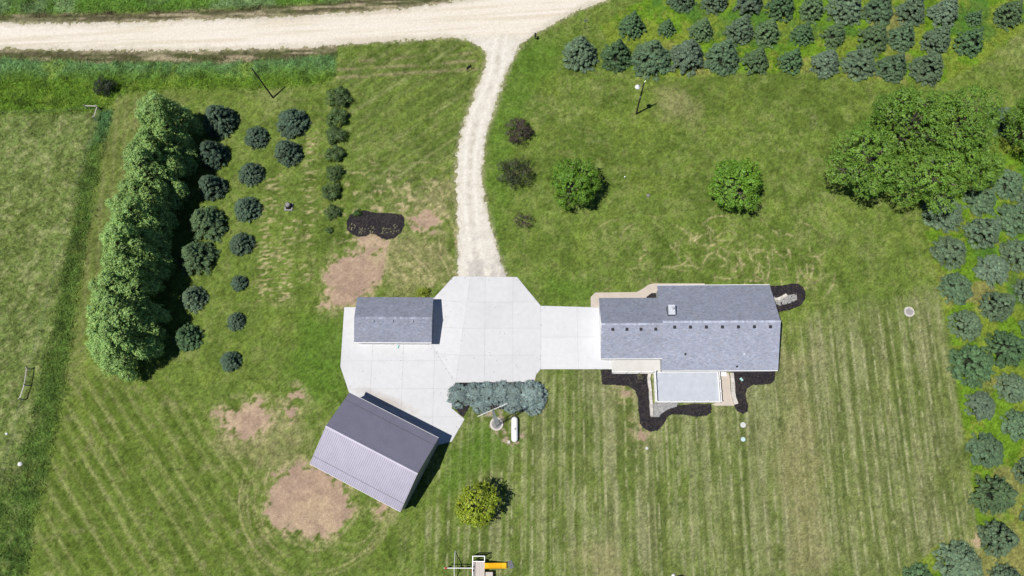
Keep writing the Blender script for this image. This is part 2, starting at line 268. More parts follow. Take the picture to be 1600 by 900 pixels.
def solid(name, label, cat, mb, mat, loc, group=None, smooth=False):
    """a thing that is one mesh, with its origin at its base"""
    o = mb.build(name, mat, None, smooth)
    o.data.transform(Matrix.Translation((-loc[0], -loc[1], -loc[2]))); o.location = loc
    return tag(o, label, cat, group)

# ---- noise on arrays of ground points
def _h(ix, iy, s):
    n = (ix.astype(np.int64) * 374761393 + iy.astype(np.int64) * 668265263 + s * 144665) & 0x7fffffff
    n = ((n ^ (n >> 13)) * 1274126177) & 0x7fffffff
    return ((n ^ (n >> 16)) & 0xffff) / 65535.0
def vn(x, y, s=0):
    ix = np.floor(x); iy = np.floor(y); fx = x - ix; fy = y - iy
    fx = fx * fx * (3 - 2 * fx); fy = fy * fy * (3 - 2 * fy)
    a = _h(ix, iy, s); b = _h(ix + 1, iy, s); c = _h(ix, iy + 1, s); d = _h(ix + 1, iy + 1, s)
    return (a + (b - a) * fx) * (1 - fy) + (c + (d - c) * fx) * fy
def fbm(x, y, sc, s=0, o=4):
    t = 0; a = .5; k = 0
    for i in range(o): t = t + a * vn(x / sc + 17.3 * i, y / sc - 9.1 * i, s + i); k += a; a *= .55; sc *= .5
    return t / k
def sstep(a, b, x): t = np.clip((x - a) / (b - a), 0, 1); return t * t * (3 - 2 * t)
def sdf(poly, X, Y, far=4.0):
    """distance to a closed outline, negative inside; `far` away from it"""
    P = np.array(poly, float); out = np.full(X.shape, far)
    m = (X > P[:, 0].min() - far) & (X < P[:, 0].max() + far) & (Y > P[:, 1].min() - far) & (Y < P[:, 1].max() + far)
    x = X[m]; y = Y[m]; d = np.full(x.shape, 1e9); ins = np.zeros(x.shape, bool)
    for i in range(len(P)):
        a = P[i]; b = P[(i + 1) % len(P)]; e = b - a; L = max(e @ e, 1e-9)
        t = np.clip(((x - a[0]) * e[0] + (y - a[1]) * e[1]) / L, 0, 1)
        d = np.minimum(d, np.hypot(x - a[0] - t * e[0], y - a[1] - t * e[1]))
        c = (a[1] > y) != (b[1] > y)
        ins ^= c & (x < (b[0] - a[0]) * (y - a[1]) / (b[1] - a[1] + 1e-12) + a[0])
    out[m] = np.minimum(np.where(ins, -d, d), far); return out
def linedist(pts, X, Y, far=6.0):
    d = np.full(X.shape, far)
    for a, b in zip(pts[:-1], pts[1:]):
        a = np.array(a); b = np.array(b); e = b - a; t = np.clip(((X - a[0]) * e[0] + (Y - a[1]) * e[1]) / (e @ e), 0, 1)
        d = np.minimum(d, np.hypot(X - a[0] - t * e[0], Y - a[1] - t * e[1]))
    return d

# ------------------------------------------------------------------ materials
def mat(name, col=(.5, .5, .5), rough=.8, metal=0.0, spec=.3, vcol=False, noise=(), bump=None, transl=0.0, rnd=0.0):
    """noise: list of (scale, low, high) multiplied on the colour; bump: (scale, distance)"""
    m = bpy.data.materials.new(name); m.use_nodes = True; N = m.node_tree.nodes; L = m.node_tree.links
    b = N['Principled BSDF']; b.inputs['Roughness'].default_value = rough; b.inputs['Metallic'].default_value = metal
    b.inputs['Specular IOR Level'].default_value = spec
    geo = N.new('ShaderNodeNewGeometry')
    if vcol: a = N.new('ShaderNodeAttribute'); a.attribute_name = 'Col'; c = a.outputs['Color']
    else: a = N.new('ShaderNodeRGB'); a.outputs[0].default_value = (*col, 1); c = a.outputs[0]
    def mul(c, fac):
        x = N.new('ShaderNodeVectorMath'); x.operation = 'SCALE'; L.new(c, x.inputs[0]); L.new(fac, x.inputs['Scale']); return x.outputs[0]
    for sc, lo, hi in noise:
        t = N.new('ShaderNodeTexNoise'); t.inputs['Scale'].default_value = sc; t.inputs['Detail'].default_value = 3; L.new(geo.outputs['Position'], t.inputs['Vector'])
        r = N.new('ShaderNodeMapRange'); r.inputs['From Min'].default_value = .3; r.inputs['From Max'].default_value = .7
        r.inputs['To Min'].default_value = lo; r.inputs['To Max'].default_value = hi; L.new(t.outputs['Fac'], r.inputs['Value']); c = mul(c, r.outputs[0])
    if rnd:
        oi = N.new('ShaderNodeObjectInfo'); r = N.new('ShaderNodeMapRange'); r.inputs['To Min'].default_value = 1 - rnd; r.inputs['To Max'].default_value = 1 + rnd
        L.new(oi.outputs['Random'], r.inputs['Value']); c = mul(c, r.outputs[0])
    L.new(c, b.inputs['Base Color'])
    if bump:
        t = N.new('ShaderNodeTexNoise'); t.inputs['Scale'].default_value = bump[0]; t.inputs['Detail'].default_value = 4; L.new(geo.outputs['Position'], t.inputs['Vector'])
        u = N.new('ShaderNodeBump'); u.inputs['Distance'].default_value = bump[1]; u.inputs['Strength'].default_value = 1.0
        L.new(t.outputs['Fac'], u.inputs['Height']); L.new(u.outputs[0], b.inputs['Normal'])
    if transl:
        tr = N.new('ShaderNodeBsdfTranslucent'); L.new(c, tr.inputs['Color']); mx = N.new('ShaderNodeMixShader'); mx.inputs[0].default_value = transl
        L.new(b.outputs[0], mx.inputs[1]); L.new(tr.outputs[0], mx.inputs[2]); L.new(mx.outputs[0], N['Material Output'].inputs['Surface'])
    return m
M = dict(
    ground=mat('turf', vcol=True, rough=1, spec=.05, noise=[(7, .74, 1.28), (2.2, .9, 1.1)], bump=(14, .06)),
    grass=mat('grass_blades', vcol=True, rough=.75, spec=.15, transl=.25),
    road=mat('crushed_limestone', vcol=True, rough=1, spec=.05, noise=[(16, .86, 1.1), (3, .93, 1.05)], bump=(22, .03)),
    mulch=mat('black_mulch', vcol=True, rough=.95, spec=.1, noise=[(18, .5, 1.7)], bump=(16, .08)),
    pebble=mat('grey_pebbles', vcol=True, rough=.9, spec=.2, noise=[(14, .55, 1.4)], bump=(16, .05)),
    walk=mat('tan_concrete', (.50, .44, .38), .9, noise=[(.8, .93, 1.06), (9, .95, 1.04)], bump=(40, .004)),
    side_walk=mat('pale_concrete', (.545, .535, .52), .9, noise=[(.8, .95, 1.04), (9, .96, 1.03)], bump=(40, .004)),
    joint=mat('joint_filler', (.33, .33, .33), .95),
    shingle=mat('asphalt_shingles', vcol=True, rough=.92, spec=.25, noise=[(30, .82, 1.18), (.5, .93, 1.06), (2.2, .95, 1.05)]),
    white=mat('white_paint', (.78, .78, .77), .55, noise=[(3, .95, 1.03)]),
    siding=mat('grey_siding', (.40, .42, .45), .7, noise=[(2, .95, 1.04)]),
    tan_siding=mat('cream_siding', (.62, .60, .55), .7, noise=[(2, .95, 1.04)]),
    barn_wall=mat('barn_steel', (.33, .33, .37), .5, .2, noise=[(1.5, .95, 1.04)]),
    barn_roof=mat('barn_roof_steel', (.35, .335, .41), .40, .62, .5, noise=[(.7, .95, 1.05), (6, .97, 1.03)]),
    dark_metal=mat('dark_metal', (.035, .037, .042), .5, .3),
    steel=mat('galvanised_steel', (.55, .57, .60), .4, .6, noise=[(5, .9, 1.08)]),
    chase=mat('chimney_chase', (.16, .17, .20), .7),
    cap=mat('chimney_cap', (.58, .61, .67), .45, .3),
    glass=mat('window_glass', (.03, .04, .05), .08, 0, .6),
    deckb=mat('deck_boards', (.43, .465, .53), .75, noise=[(1.2, .93, 1.05), (8, .96, 1.03)]),
    rail=mat('white_railing', (.80, .80, .79), .5),
    rail_in=mat('dark_balusters', (.03, .03, .035), .5),
    wood=mat('weathered_wood', (.36, .34, .31), .9, noise=[(6, .75, 1.2)]),
    pole=mat('dark_pole', (.055, .045, .038), .9, noise=[(4, .7, 1.25)]),
    bark=mat('bark', (.13, .105, .085), .95, noise=[(7, .65, 1.3)]),
    tank=mat('tank_white', (.82, .82, .82), .4, noise=[(1.4, .96, 1.02)]),
    stone=mat('pale_stone', (.55, .52, .48), .9, noise=[(5, .8, 1.15)], rnd=.18),
    grey_stone=mat('grey_stone', (.27, .26, .26), .9, noise=[(6, .75, 1.2)], rnd=.15),
    black=mat('black_rubber', (.012, .012, .014), .8),
    yellow=mat('yellow_plastic', (.85, .47, .015), .4, noise=[(2, .95, 1.03)]),
    red=mat('red_plastic', (.45, .04, .04), .5),
    teal=mat('teal_plastic', (.35, .58, .55), .6),
    pale_blue=mat('pale_blue_lid', (.48, .62, .66), .7, noise=[(5, .9, 1.05)]),
    pale_lid=mat('pale_lid', (.55, .56, .54), .8, noise=[(5, .9, 1.05)]),
    play_deck=mat('play_boards', (.52, .47, .43), .8, noise=[(6, .9, 1.08)]),
    grey_mat=mat('grey_rubber', (.13, .135, .15), .85, noise=[(8, .8, 1.2)]),
    spruce=mat('spruce_needles', vcol=True, rough=.7, spec=.25, transl=.04, rnd=.14),
    leaf=mat('broad_leaves', vcol=True, rough=.5, spec=.35, transl=.14, rnd=.08),
    petals=mat('flower_heads', (.46, .42, .26), .8, transl=.3),
)
def concrete(name, k, stain=False):
    m = mat(name, (.60 * k, .605 * k, .625 * k), .9, 0, .2, noise=[(.22, .965, 1.02), (1.3, .96, 1.025), (6, .97, 1.015), (22, .96, 1.02)], bump=(50, .004), rnd=.02)
    if stain:                                                     # rusty drift mark in front of the barn
        N = m.node_tree.nodes; L = m.node_tree.links; b = N['Principled BSDF']; src = b.inputs['Base Color'].links[0].from_socket
        geo = N.new('ShaderNodeNewGeometry'); mp = N.new('ShaderNodeMapping'); mp.vector_type = 'TEXTURE'
        mp.inputs['Location'].default_value = (-21.4, 18.9, 0); mp.inputs['Rotation'].default_value = (0, 0, rad(-21)); mp.inputs['Scale'].default_value = (6.2, 1.1, 50)
        L.new(geo.outputs['Position'], mp.inputs[0]); ln = N.new('ShaderNodeVectorMath'); ln.operation = 'LENGTH'; L.new(mp.outputs[0], ln.inputs[0])
        t = N.new('ShaderNodeTexNoise'); t.inputs['Scale'].default_value = .9; t.inputs['Detail'].default_value = 4; L.new(geo.outputs['Position'], t.inputs['Vector'])
        ad = N.new('ShaderNodeMath'); ad.operation = 'ADD'; L.new(ln.outputs['Value'], ad.inputs[0]); L.new(t.outputs['Fac'], ad.inputs[1])
        r = N.new('ShaderNodeMapRange'); r.inputs['From Min'].default_value = 1.5; r.inputs['From Max'].default_value = .7; r.inputs['To Max'].default_value = .55; L.new(ad.outputs[0], r.inputs['Value'])
        mx = N.new('ShaderNodeMix'); mx.data_type = 'RGBA'; mx.inputs[7].default_value = (.36, .29, .24, 1)
        L.new(r.outputs[0], mx.inputs[0]); L.new(src, mx.inputs[6]); L.new(mx.outputs[2], b.inputs['Base Color'])
    return m

# ------------------------------------------------------------------ the ground: one sheet, fine under the yard, coarse out to the horizon
STEP = 0.2
fx = np.arange(-98, 98.01, STEP); fy = np.arange(-11, 100.01, STEP)
outx = np.array([110, 130, 170, 250, 420, 800, 1600.]); outy = np.array([112, 135, 180, 260, 420, 800, 1600.])
xs = np.concatenate([-outx[::-1], fx, outx]); ys = np.concatenate([-outy[::-1] + 90, fy, outy])
X, Y = np.meshgrid(xs, ys)
mixc = lambda c, m, col: c * (1 - m[..., None]) + np.array(col) * m[..., None]
n_big = fbm(X, Y, 14, 1); n_mid = fbm(X, Y, 3.2, 11); n_fine = fbm(X, Y, .9, 21, 3); n_patch = fbm(X, Y, 7, 31)
LAWN, DARK, PALE, LUSH, STRAW, SOIL = (.120, .176, .033), (.074, .120, .019), (.235, .260, .098), (.082, .160, .020), (.40, .345, .19), (.345, .25, .182)
n_lump = fbm(X, Y, 1.5, 25, 3); n_small = vn(X / .42, Y / .42, 27)
col = np.empty(X.shape + (3,)); col[:] = LAWN
col = mixc(col, sstep(.42, .68, n_mid * .6 + n_patch * .4) * .75, DARK)
col = mixc(col, sstep(.5, .75, n_big * .5 + n_fine * .5) * .5, PALE)
col = mixc(col, sstep(.52, .75, fbm(X, Y, 4.5, 28, 3)) * .5, (.150, .210, .036)); col = mixc(col, sstep(.50, .30, n_lump) * .30, (.080, .104, .026)); col = mixc(col, sstep(.52, .74, n_lump) * .28, (.225, .24, .088))
zone = {}
def soft(name, edge=.5, wob=.6, p=None):
    d = sdf(p or S[name], X, Y) + (fbm(X, Y, 2.0, 41, 3) - .5) * wob * 2
    return sstep(edge, -edge, d)
# drier south-eastern field, mown in straight passes
se = soft('stripe_se', 4.0, 3.5)
col = mixc(col, se * np.clip(.32 + .8 * (n_patch - .4), 0, 1) * np.clip((X + 10) / 45, .12, 1), (.205, .21, .10))
ph = (X - .012 * (Y - 10)) / 3.05
bands = .5 + .5 * np.tanh(3 * np.sin(2 * np.pi * ph))
streak = vn((X - .012 * Y) / .36, Y / 13, 5) * .65 + vn((X - .012 * Y) / .8 + 7, Y / 5, 6) * .35
cut = np.exp(-((((ph * 2) % 1) - .5) / .10) ** 2) * sstep(.35, .65, vn(X / .35, Y / 1.1, 7))
wide_ = vn(X / 1.5, Y / 30, 16)
col = mixc(col, se * bands * .32, (.082, .120, .026)); col = mixc(col, se * sstep(.5, .72, streak) * .60, (.235, .25, .12)); col = mixc(col, se * sstep(.6, .85, wide_) * .35, (.26, .245, .14))
col = mixc(col, se * sstep(.48, .28, streak) * .55, (.075, .10, .026)); col = mixc(col, se * cut * .65, (.36, .36, .20))
# diagonal passes in the south-west
sw = soft('stripe_sw', 2.5, 2.0)
def passes(p, q, per, sd_, w1):
    """thin pale ridges left by the mower, broken and uneven, along q"""
    ph_ = p / per + .16 * (vn(q / 14, p / 3, sd_) - .5) + .10 * (vn(q / 2.5, p / 1.5, sd_ + 1) - .5); k = np.floor(ph_); f_ = ph_ - k; o_ = .38 + .2 * _h(k, k * 0, sd_ + 2)
    amp = (.55 + .45 * _h(k, k * 0, sd_ + 3)) * sstep(.05, .5, vn(q / 5, k * 7.1, sd_ + 4)); amp2 = .6 * _h(k, k * 0, sd_ + 5) * sstep(.3, .7, vn(q / 4, k * 3.3, sd_ + 6))
    return np.maximum(np.exp(-((f_ - o_) / w1) ** 2) * amp, np.exp(-((f_ - o_ - .27) / (w1 * .6)) ** 2) * amp2), vn(p / .5, q / 9, sd_ + 7)
line, fib = passes(X * .79 + Y * .61, X * .61 - Y * .79, 2.05, 120, .16)
col = mixc(col, sw * .4, (.100, .145, .024)); col = mixc(col, sw * line * (.45 + .7 * n_fine), (.235, .255, .095)); col = mixc(col, sw * (1 - line) * sstep(.6, .2, fib) * .5, (.062, .100, .013)); col = mixc(col, sw * sstep(.66, .8, n_lump) * .4, (.21, .20, .10))
# diagonal passes beside the drive
tp = soft('stripe_top', 2.0, 2.0)
line, fib = passes(-X * .59 + Y * .81, X * .81 + Y * .59, 2.1, 140, .16)
col = mixc(col, tp * line * (.25 + .6 * n_fine) * .85, (.235, .25, .11)); col = mixc(col, tp * sstep(.6, .2, fib) * .4, (.060, .088, .022))
for q in S['bands_top']: col = mixc(col, np.exp(-(linedist(q, X, Y) / .35) ** 2) * .6 * sstep(.35, .6, vn(X / 2.5, Y / 2, 19)), (.27, .23, .13))
# the strip between the field edge and the big trees
lf = soft('stripe_left', 1.0, .5)
e = linedist([(-76, 74), (-72, 30)], X, Y, 60)
col = mixc(col, lf * np.exp(-((((e / 1.6) % 1) - .5) / .2) ** 2) * .4, (.20, .20, .085)); col = mixc(col, lf * .2, (.16, .15, .07))
for q in S['lush']: col = mixc(col, sstep(1.5, -2.5, sdf(q, X, Y) + (n_mid - .5) * 5) * .7, LUSH)
for q in S['dry']: col = mixc(col, sstep(2.0, -2.0, sdf(q, X, Y) + (n_mid - .5) * 6) * (.25 + .5 * n_fine), (.26, .235, .12))
# bright, rank turf among the young spruces
pl = np.maximum(soft('plant_top', .5, .7), soft('plant_right', .3, .4))
rank = np.where((n_mid > .5)[..., None], A(.112, .205, .018), A(.155, .212, .030))
col = col * (1 - pl[..., None]) + (rank * (.75 + .5 * n_fine)[..., None]) * pl[..., None]
col = mixc(col, pl * sstep(.62, .75, n_patch) * .7, (.22, .20, .08)); col = mixc(col, pl * sstep(.42, .3, n_patch) * .6, (.045, .125, .028))
# grazing to the west and the ditch along the road
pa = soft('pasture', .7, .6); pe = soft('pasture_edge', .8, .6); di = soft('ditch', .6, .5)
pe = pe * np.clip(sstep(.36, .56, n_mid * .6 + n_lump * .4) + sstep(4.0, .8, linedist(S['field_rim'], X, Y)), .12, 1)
col = mixc(col, pa, (.148, .200, .058)); col = mixc(col, pa * sstep(.4, .65, n_patch) * .75, (.120, .165, .042)); col = mixc(col, pa * sstep(.5, .68, n_fine) * .55, (.25, .265, .12)); col = mixc(col, pa * sstep(.48, .32, n_lump) * .5, (.070, .10, .024))
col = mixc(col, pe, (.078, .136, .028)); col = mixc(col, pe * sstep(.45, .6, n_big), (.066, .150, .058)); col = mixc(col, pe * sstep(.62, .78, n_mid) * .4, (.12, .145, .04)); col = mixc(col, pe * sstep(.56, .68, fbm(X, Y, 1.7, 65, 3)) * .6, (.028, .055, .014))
col = mixc(col, di, (.100, .180, .022)); north = sstep(74, 78, Y + 3 * (n_mid - .5))
col = mixc(col, di * north, (.115, .215, .080)); col = mixc(col, di * sstep(.58, .72, n_mid) * .6, (.20, .28, .045)); col = mixc(col, di * sstep(.60, .7, fbm(X, Y, 1.6, 61, 3)) * .6, (.03, .06, .012))
rn = soft('rough_north', .6, .6)
col = mixc(col, rn, (.10, .195, .032)); col = mixc(col, rn * sstep(.45, .6, n_patch), (.14, .22, .09)); col = mixc(col, rn * sstep(.58, .68, fbm(X, Y, 1.6, 63, 3)) * .6, (.03, .06, .012))
for k in ('verge_north', 'verge_south'):
    m = soft(k, .5, .5); col = mixc(col, m, (.095, .088, .048)); col = mixc(col, m * sstep(.48, .66, vn(X / 5, Y / .45, 12)) * .85, (.30, .26, .17)); col = mixc(col, m * sstep(.55, .4, vn(X / 3, Y / .8, 13)) * .6, (.055, .075, .02))
# straw-coloured turning marks, tyre scrub and bare soil
straw = np.zeros(X.shape); nx, ny = len(xs), len(ys); ox, oy = len(outx), len(outy)
def draw(pts, k=1.0, wide=1):
    i = np.rint((pts[:, 0] - fx[0]) / STEP).astype(int) + ox; j = np.rint((pts[:, 1] - fy[0]) / STEP).astype(int) + oy
    ok = (i > 2) & (i < nx - 3) & (j > 2) & (j < ny - 3); i = i[ok]; j = j[ok]; kk = (k * np.ones(len(pts)))[ok]
    for a in range(-wide, wide + 1):
        for b in range(-wide, wide + 1):
            np.maximum.at(straw, (j + b, i + a), kk * math.exp(-(a * a + b * b) * 1.7))
def arc(cx_, cy_, r, a0, a1, k=.7, wide=1):
    t = np.linspace(a0, a1, max(8, int(abs(a1 - a0) * r / .1))); kk = k * (0.35 + .65 * RNG.random(len(t))) * np.sin(np.linspace(.25, math.pi - .25, len(t)))
    draw(np.stack([cx_ + r * np.cos(t), cy_ + r * np.sin(t)], 1), kk, wide)
def inbox(p):
    P = np.array(p); return RNG.uniform(P[:, 0].min(), P[:, 0].max()), RNG.uniform(P[:, 1].min(), P[:, 1].max())
for i in range(70):
    x, y = inbox(S['arcs_n']); x += 4 * RNG.random(); a = RNG.uniform(0, 6.3); arc(x, y - 1, RNG.uniform(1.5, 5.5), a, a + RNG.uniform(.35, 1.3), RNG.uniform(.35, .95) * np.clip((x - 5) / 18, .35, 1), 1)
for i in range(45):
    x, y = RNG.uniform(28, 44), RNG.uniform(37.5, 43.5); a = RNG.uniform(0, 6.3); arc(x, y, RNG.uniform(2.0, 5.0), a, a + RNG.uniform(.3, .9), RNG.uniform(.4, 1.1))
for i in range(120):
    x, y = inbox(S['scr_w']); a = RNG.uniform(-.2, 1.6); arc(x - 4, y - 3, RNG.uniform(3, 9), a, a + RNG.uniform(.2, .7), RNG.uniform(.3, .9))
for i in range(26):
    a = RNG.uniform(2.2, 5.6); arc(-31, 5, RNG.uniform(6.5, 12), a, a + RNG.uniform(.3, 1.2), RNG.uniform(.2, .6))
for r in (3.6, 5.0, 5.4): arc(-25.5, 1.8, r, -2.2, .5, .4)
for i in range(24):
    x, y = inbox(S['scr_deck']); a = RNG.uniform(.3, 1.4); arc(x - 3, y - 1, RNG.uniform(2, 4), a, a + .5, RNG.uniform(.3, .8))
for q in S['streaks']:
    straw = np.maximum(straw, soft('', 1.2, .6, q) * sstep(.5, .75, vn((X + .3 * Y) / .8, (Y - .15 * X) / .26, 15)) * .8 * sstep(.25, .6, n_patch + .15))
thatch = sstep(.62, .75, fbm(X, Y, 1.4, 71, 3)) * sstep(5, -1, sdf(S['scr_w'], X, Y, 6)) * .8
straw = np.maximum(straw, thatch * sstep(.45, .6, n_mid))
col = mixc(col, np.clip(straw * (.6 + .8 * n_fine), 0, 1), STRAW)
for i, q in enumerate(S['dirt']):
    d = sdf(q, X, Y) + (fbm(X, Y, 2.6, 81, 5) - .5) * 3.6 + .25
    col = mixc(col, sstep(2.6, .1, d) * .55 * sstep(.36, .6, n_fine), STRAW)
    m = sstep(.28, .68, .5 - d / 2.8 + (n_fine - .5) * .9 + (n_small - .5) * .5); c2 = A(*SOIL) * (.8 + .45 * fbm(X, Y, 1.1, 91, 4))[..., None]
    c2 = mixc(c2, sstep(.5, .7, n_mid) * .5, (.46, .36, .23)); c2 = mixc(c2, sstep(.55, .7, fbm(X, Y, 2.2, 95)) * .5, (.27, .19, .15))
    col = col * (1 - m[..., None]) + c2 * m[..., None]
    zone['dirt'] = np.maximum(zone.get('dirt', 0), m)
rd = sdf(S['road'], X, Y); dr = sdf(S['drive'], X, Y)
col = mixc(col, sstep(.9, 0, np.minimum(rd, dr) + (n_fine - .5) * 1.2) * .5, (.34, .30, .20))
col *= (1 + (-.30 + .60 * RNG.random(X.shape) + (.50 - .25 * se + .15 * np.maximum(pa, pe)) * (n_small - .5) + .16 * (vn(X / .8, Y / .8, 29) - .5)) * (1 - .65 * zone['dirt']))[..., None]
FARM = ~((X > -98) & (X < 98) & (Y > -11) & (Y < 100)); col[FARM] = (.10, .135, .035)
Zg = .03 * (n_fine - .5) * (1 + 3 * np.maximum(np.maximum(pa, pe), np.maximum(di, rn))); Zg[FARM] = 0
solidpaved = np.minimum(np.minimum(rd, dr), np.minimum.reduce([sdf(q, X, Y) for q in S['pours']] + [sdf(S['sidewalk'], X, Y)]))
for q in S['mulch'].values(): solidpaved = np.minimum(solidpaved, sdf(q, X, Y))
for k in ('ring_gravel',): solidpaved = np.minimum(solidpaved, sdf(S[k], X, Y) + .4)
Zg = np.where(solidpaved < .3, np.minimum(Zg, -.012), Zg)
def gridfaces(nx, ny):
    i = np.arange(nx * ny).reshape(ny, nx); return np.stack([i[:-1, :-1], i[:-1, 1:], i[1:, 1:], i[1:, :-1]], -1).reshape(-1, 4)
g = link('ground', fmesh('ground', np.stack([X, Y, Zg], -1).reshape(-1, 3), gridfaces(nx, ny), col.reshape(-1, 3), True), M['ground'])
tag(g, 'mown lawn with tall grass field and bare soil patches', kind='structure')

def sheet(name, poly, z, colour, material, step=.15, wob=.25, dome=0.0, rough=0.0, seed=0, jag=0.0):
    """a thin sheet of loose material with a ragged rim, cut from a fine grid; its rim sinks into the ground"""
    P = np.array(poly); x_ = np.arange(P[:, 0].min() - .6, P[:, 0].max() + .6, step); y_ = np.arange(P[:, 1].min() - .6, P[:, 1].max() + .6, step)
    x_ = x_[(x_ > -110) & (x_ < 110)]; y_ = y_[y_ < 112]
    gx, gy = np.meshgrid(x_, y_); d = sdf(poly, gx, gy) + (fbm(gx, gy, .8, seed, 3) - .5) * 2 * wob + (RNG.random(gx.shape) - .5) * jag
    h = z + dome * sstep(0, -.9, d) + rough * (fbm(gx, gy, .35, seed + 3, 2) - .5) * sstep(0, -.3, d); h = np.where(d > 0, -.03, h)
    f = gridfaces(len(x_), len(y_)); keep = (d.ravel()[f].min(1) < 0); f = f[keep]
    u, inv = np.unique(f, return_inverse=True); inv = inv.reshape(f.shape)
    V = np.stack([gx, gy, h], -1).reshape(-1, 3)[u]; c = colour(gx, gy, d).reshape(-1, 3)[u]
    return link(name, fmesh(name, V, inv, c, True), material)
def mulch_col(gx, gy, d):
    c = np.ones(gx.shape + (3,)) * A(.024, .0215, .025) * (.5 + RNG.random(gx.shape))[..., None]; c = mixc(c, (RNG.random(gx.shape) > .93) * .7, (.11, .085, .065)); return mixc(c, sstep(.55, .75, fbm(gx, gy, 1.1, 33)) * .35, (.055, .047, .045))
def road_col(gx, gy, d):
    c = np.empty(gx.shape + (3,)); c[:] = (.665, .615, .53)
    a = gx * .04 - gy + 3e-3 * np.maximum(gx + 30, 0) ** 1.5
    c = mixc(c, sstep(.45, .75, vn(gx / 14, a / .5, 3)) * .55, (.56, .49, .375)); c = mixc(c, sstep(.5, .8, vn(gx / 9, a / .3, 4)) * .5, (.70, .66, .60))
    c = mixc(c, sstep(-.9, 0, d + .5 * fbm(gx, gy, 1, 5)) * .55, (.46, .42, .34)); return c * (.93 + .14 * RNG.random(gx.shape))[..., None]
def drive_col(gx, gy, d):
    c = np.empty(gx.shape + (3,)); c[:] = (.60, .565, .50); tr_ = linedist(S['drive_mid'], gx, gy, 5.0) + .35 * (fbm(gx, gy, 3.5, 44) - .5)
    c = mixc(c, np.exp(-((tr_ - .85) / .34) ** 2) * .75, (.70, .67, .61)); c = mixc(c, np.exp(-(tr_ / .38) ** 2) * sstep(.35, .65, fbm(gx, gy, .7, 45)) * .6, (.42, .39, .32)); c = mixc(c, sstep(-.55, .1, d) * sstep(.35, .6, fbm(gx, gy, .6, 46)) * .7, (.30, .30, .15))
    c = mixc(c, sstep(.4, .7, fbm(gx, gy, .9, 7)) * .5, (.68, .645, .59)); c = mixc(c, sstep(.5, .75, fbm(gx, gy, .6, 9, 2)) * .3, (.49, .45, .385))
    c = mixc(c, sstep(47, 43, gy) * sstep(.4, .6, fbm(gx, gy, 2, 10)) * .5, (.36, .34, .33)); return c * (.92 + .16 * RNG.random(gx.shape))[..., None]
tag(sheet('gravel_road', S['road'], .022, road_col, M['road'], .16, .55, .04, .02, 3, .45), 'pale crushed limestone road curving past the yard', kind='structure')
tag(sheet('gravel_driveway', S['drive'], .03, drive_col, M['road'], .14, .55, .02, .015, 5, .35), 'pale gravel driveway from the road to the concrete', kind='structure')
flat = lambda c, v=.25: (lambda gx, gy, d: np.ones(gx.shape + (3,)) * np.array(c) * (1 - v / 2 + v * RNG.random(gx.shape))[..., None])
MULCH_LABEL = dict(flower='kidney shaped black mulch flower bed', deck='black mulch bed winding round the deck', east='black mulch bed below the east windows', north_east='black mulch bed at the north east corner of the house', hedge='black mulch bed under the blue spruce hedge', nook='black mulch in the nook by the front walk')
for k, q in S['mulch'].items():
    tag(sheet('mulch_bed', q, .035, mulch_col, M['mulch'], .10, .10, .06, .10, 13, .06), MULCH_LABEL[k], kind='structure')
tag(sheet('pebble_bed', S['pebble'], .105, flat((.30, .295, .29), .7), M['pebble'], .10, .08, .02, .05, 15), 'grey pebbles beside the curved block edging', kind='structure')
tag(sheet('pebble_bed', S['pebble2'], .10, flat((.30, .30, .30), .7), M['pebble'], .10, .05, .02, .05, 16), 'grey pebbles below the deck edge', kind='structure')
def rg_col(gx, gy, d):
    c = np.ones(gx.shape + (3,)) * A(.30, .25, .17); c = mixc(c, sstep(.45, .6, fbm(gx, gy, .8, 3)), (.10, .14, .03)); return c * (.7 + .6 * RNG.random(gx.shape))[..., None]
tag(sheet('gravel_patch', S['ring_gravel'], .012, rg_col, M['road'], .12, .35, 0, .02, 17, .5), 'thin weedy gravel round the mast and the gas tank', kind='structure')

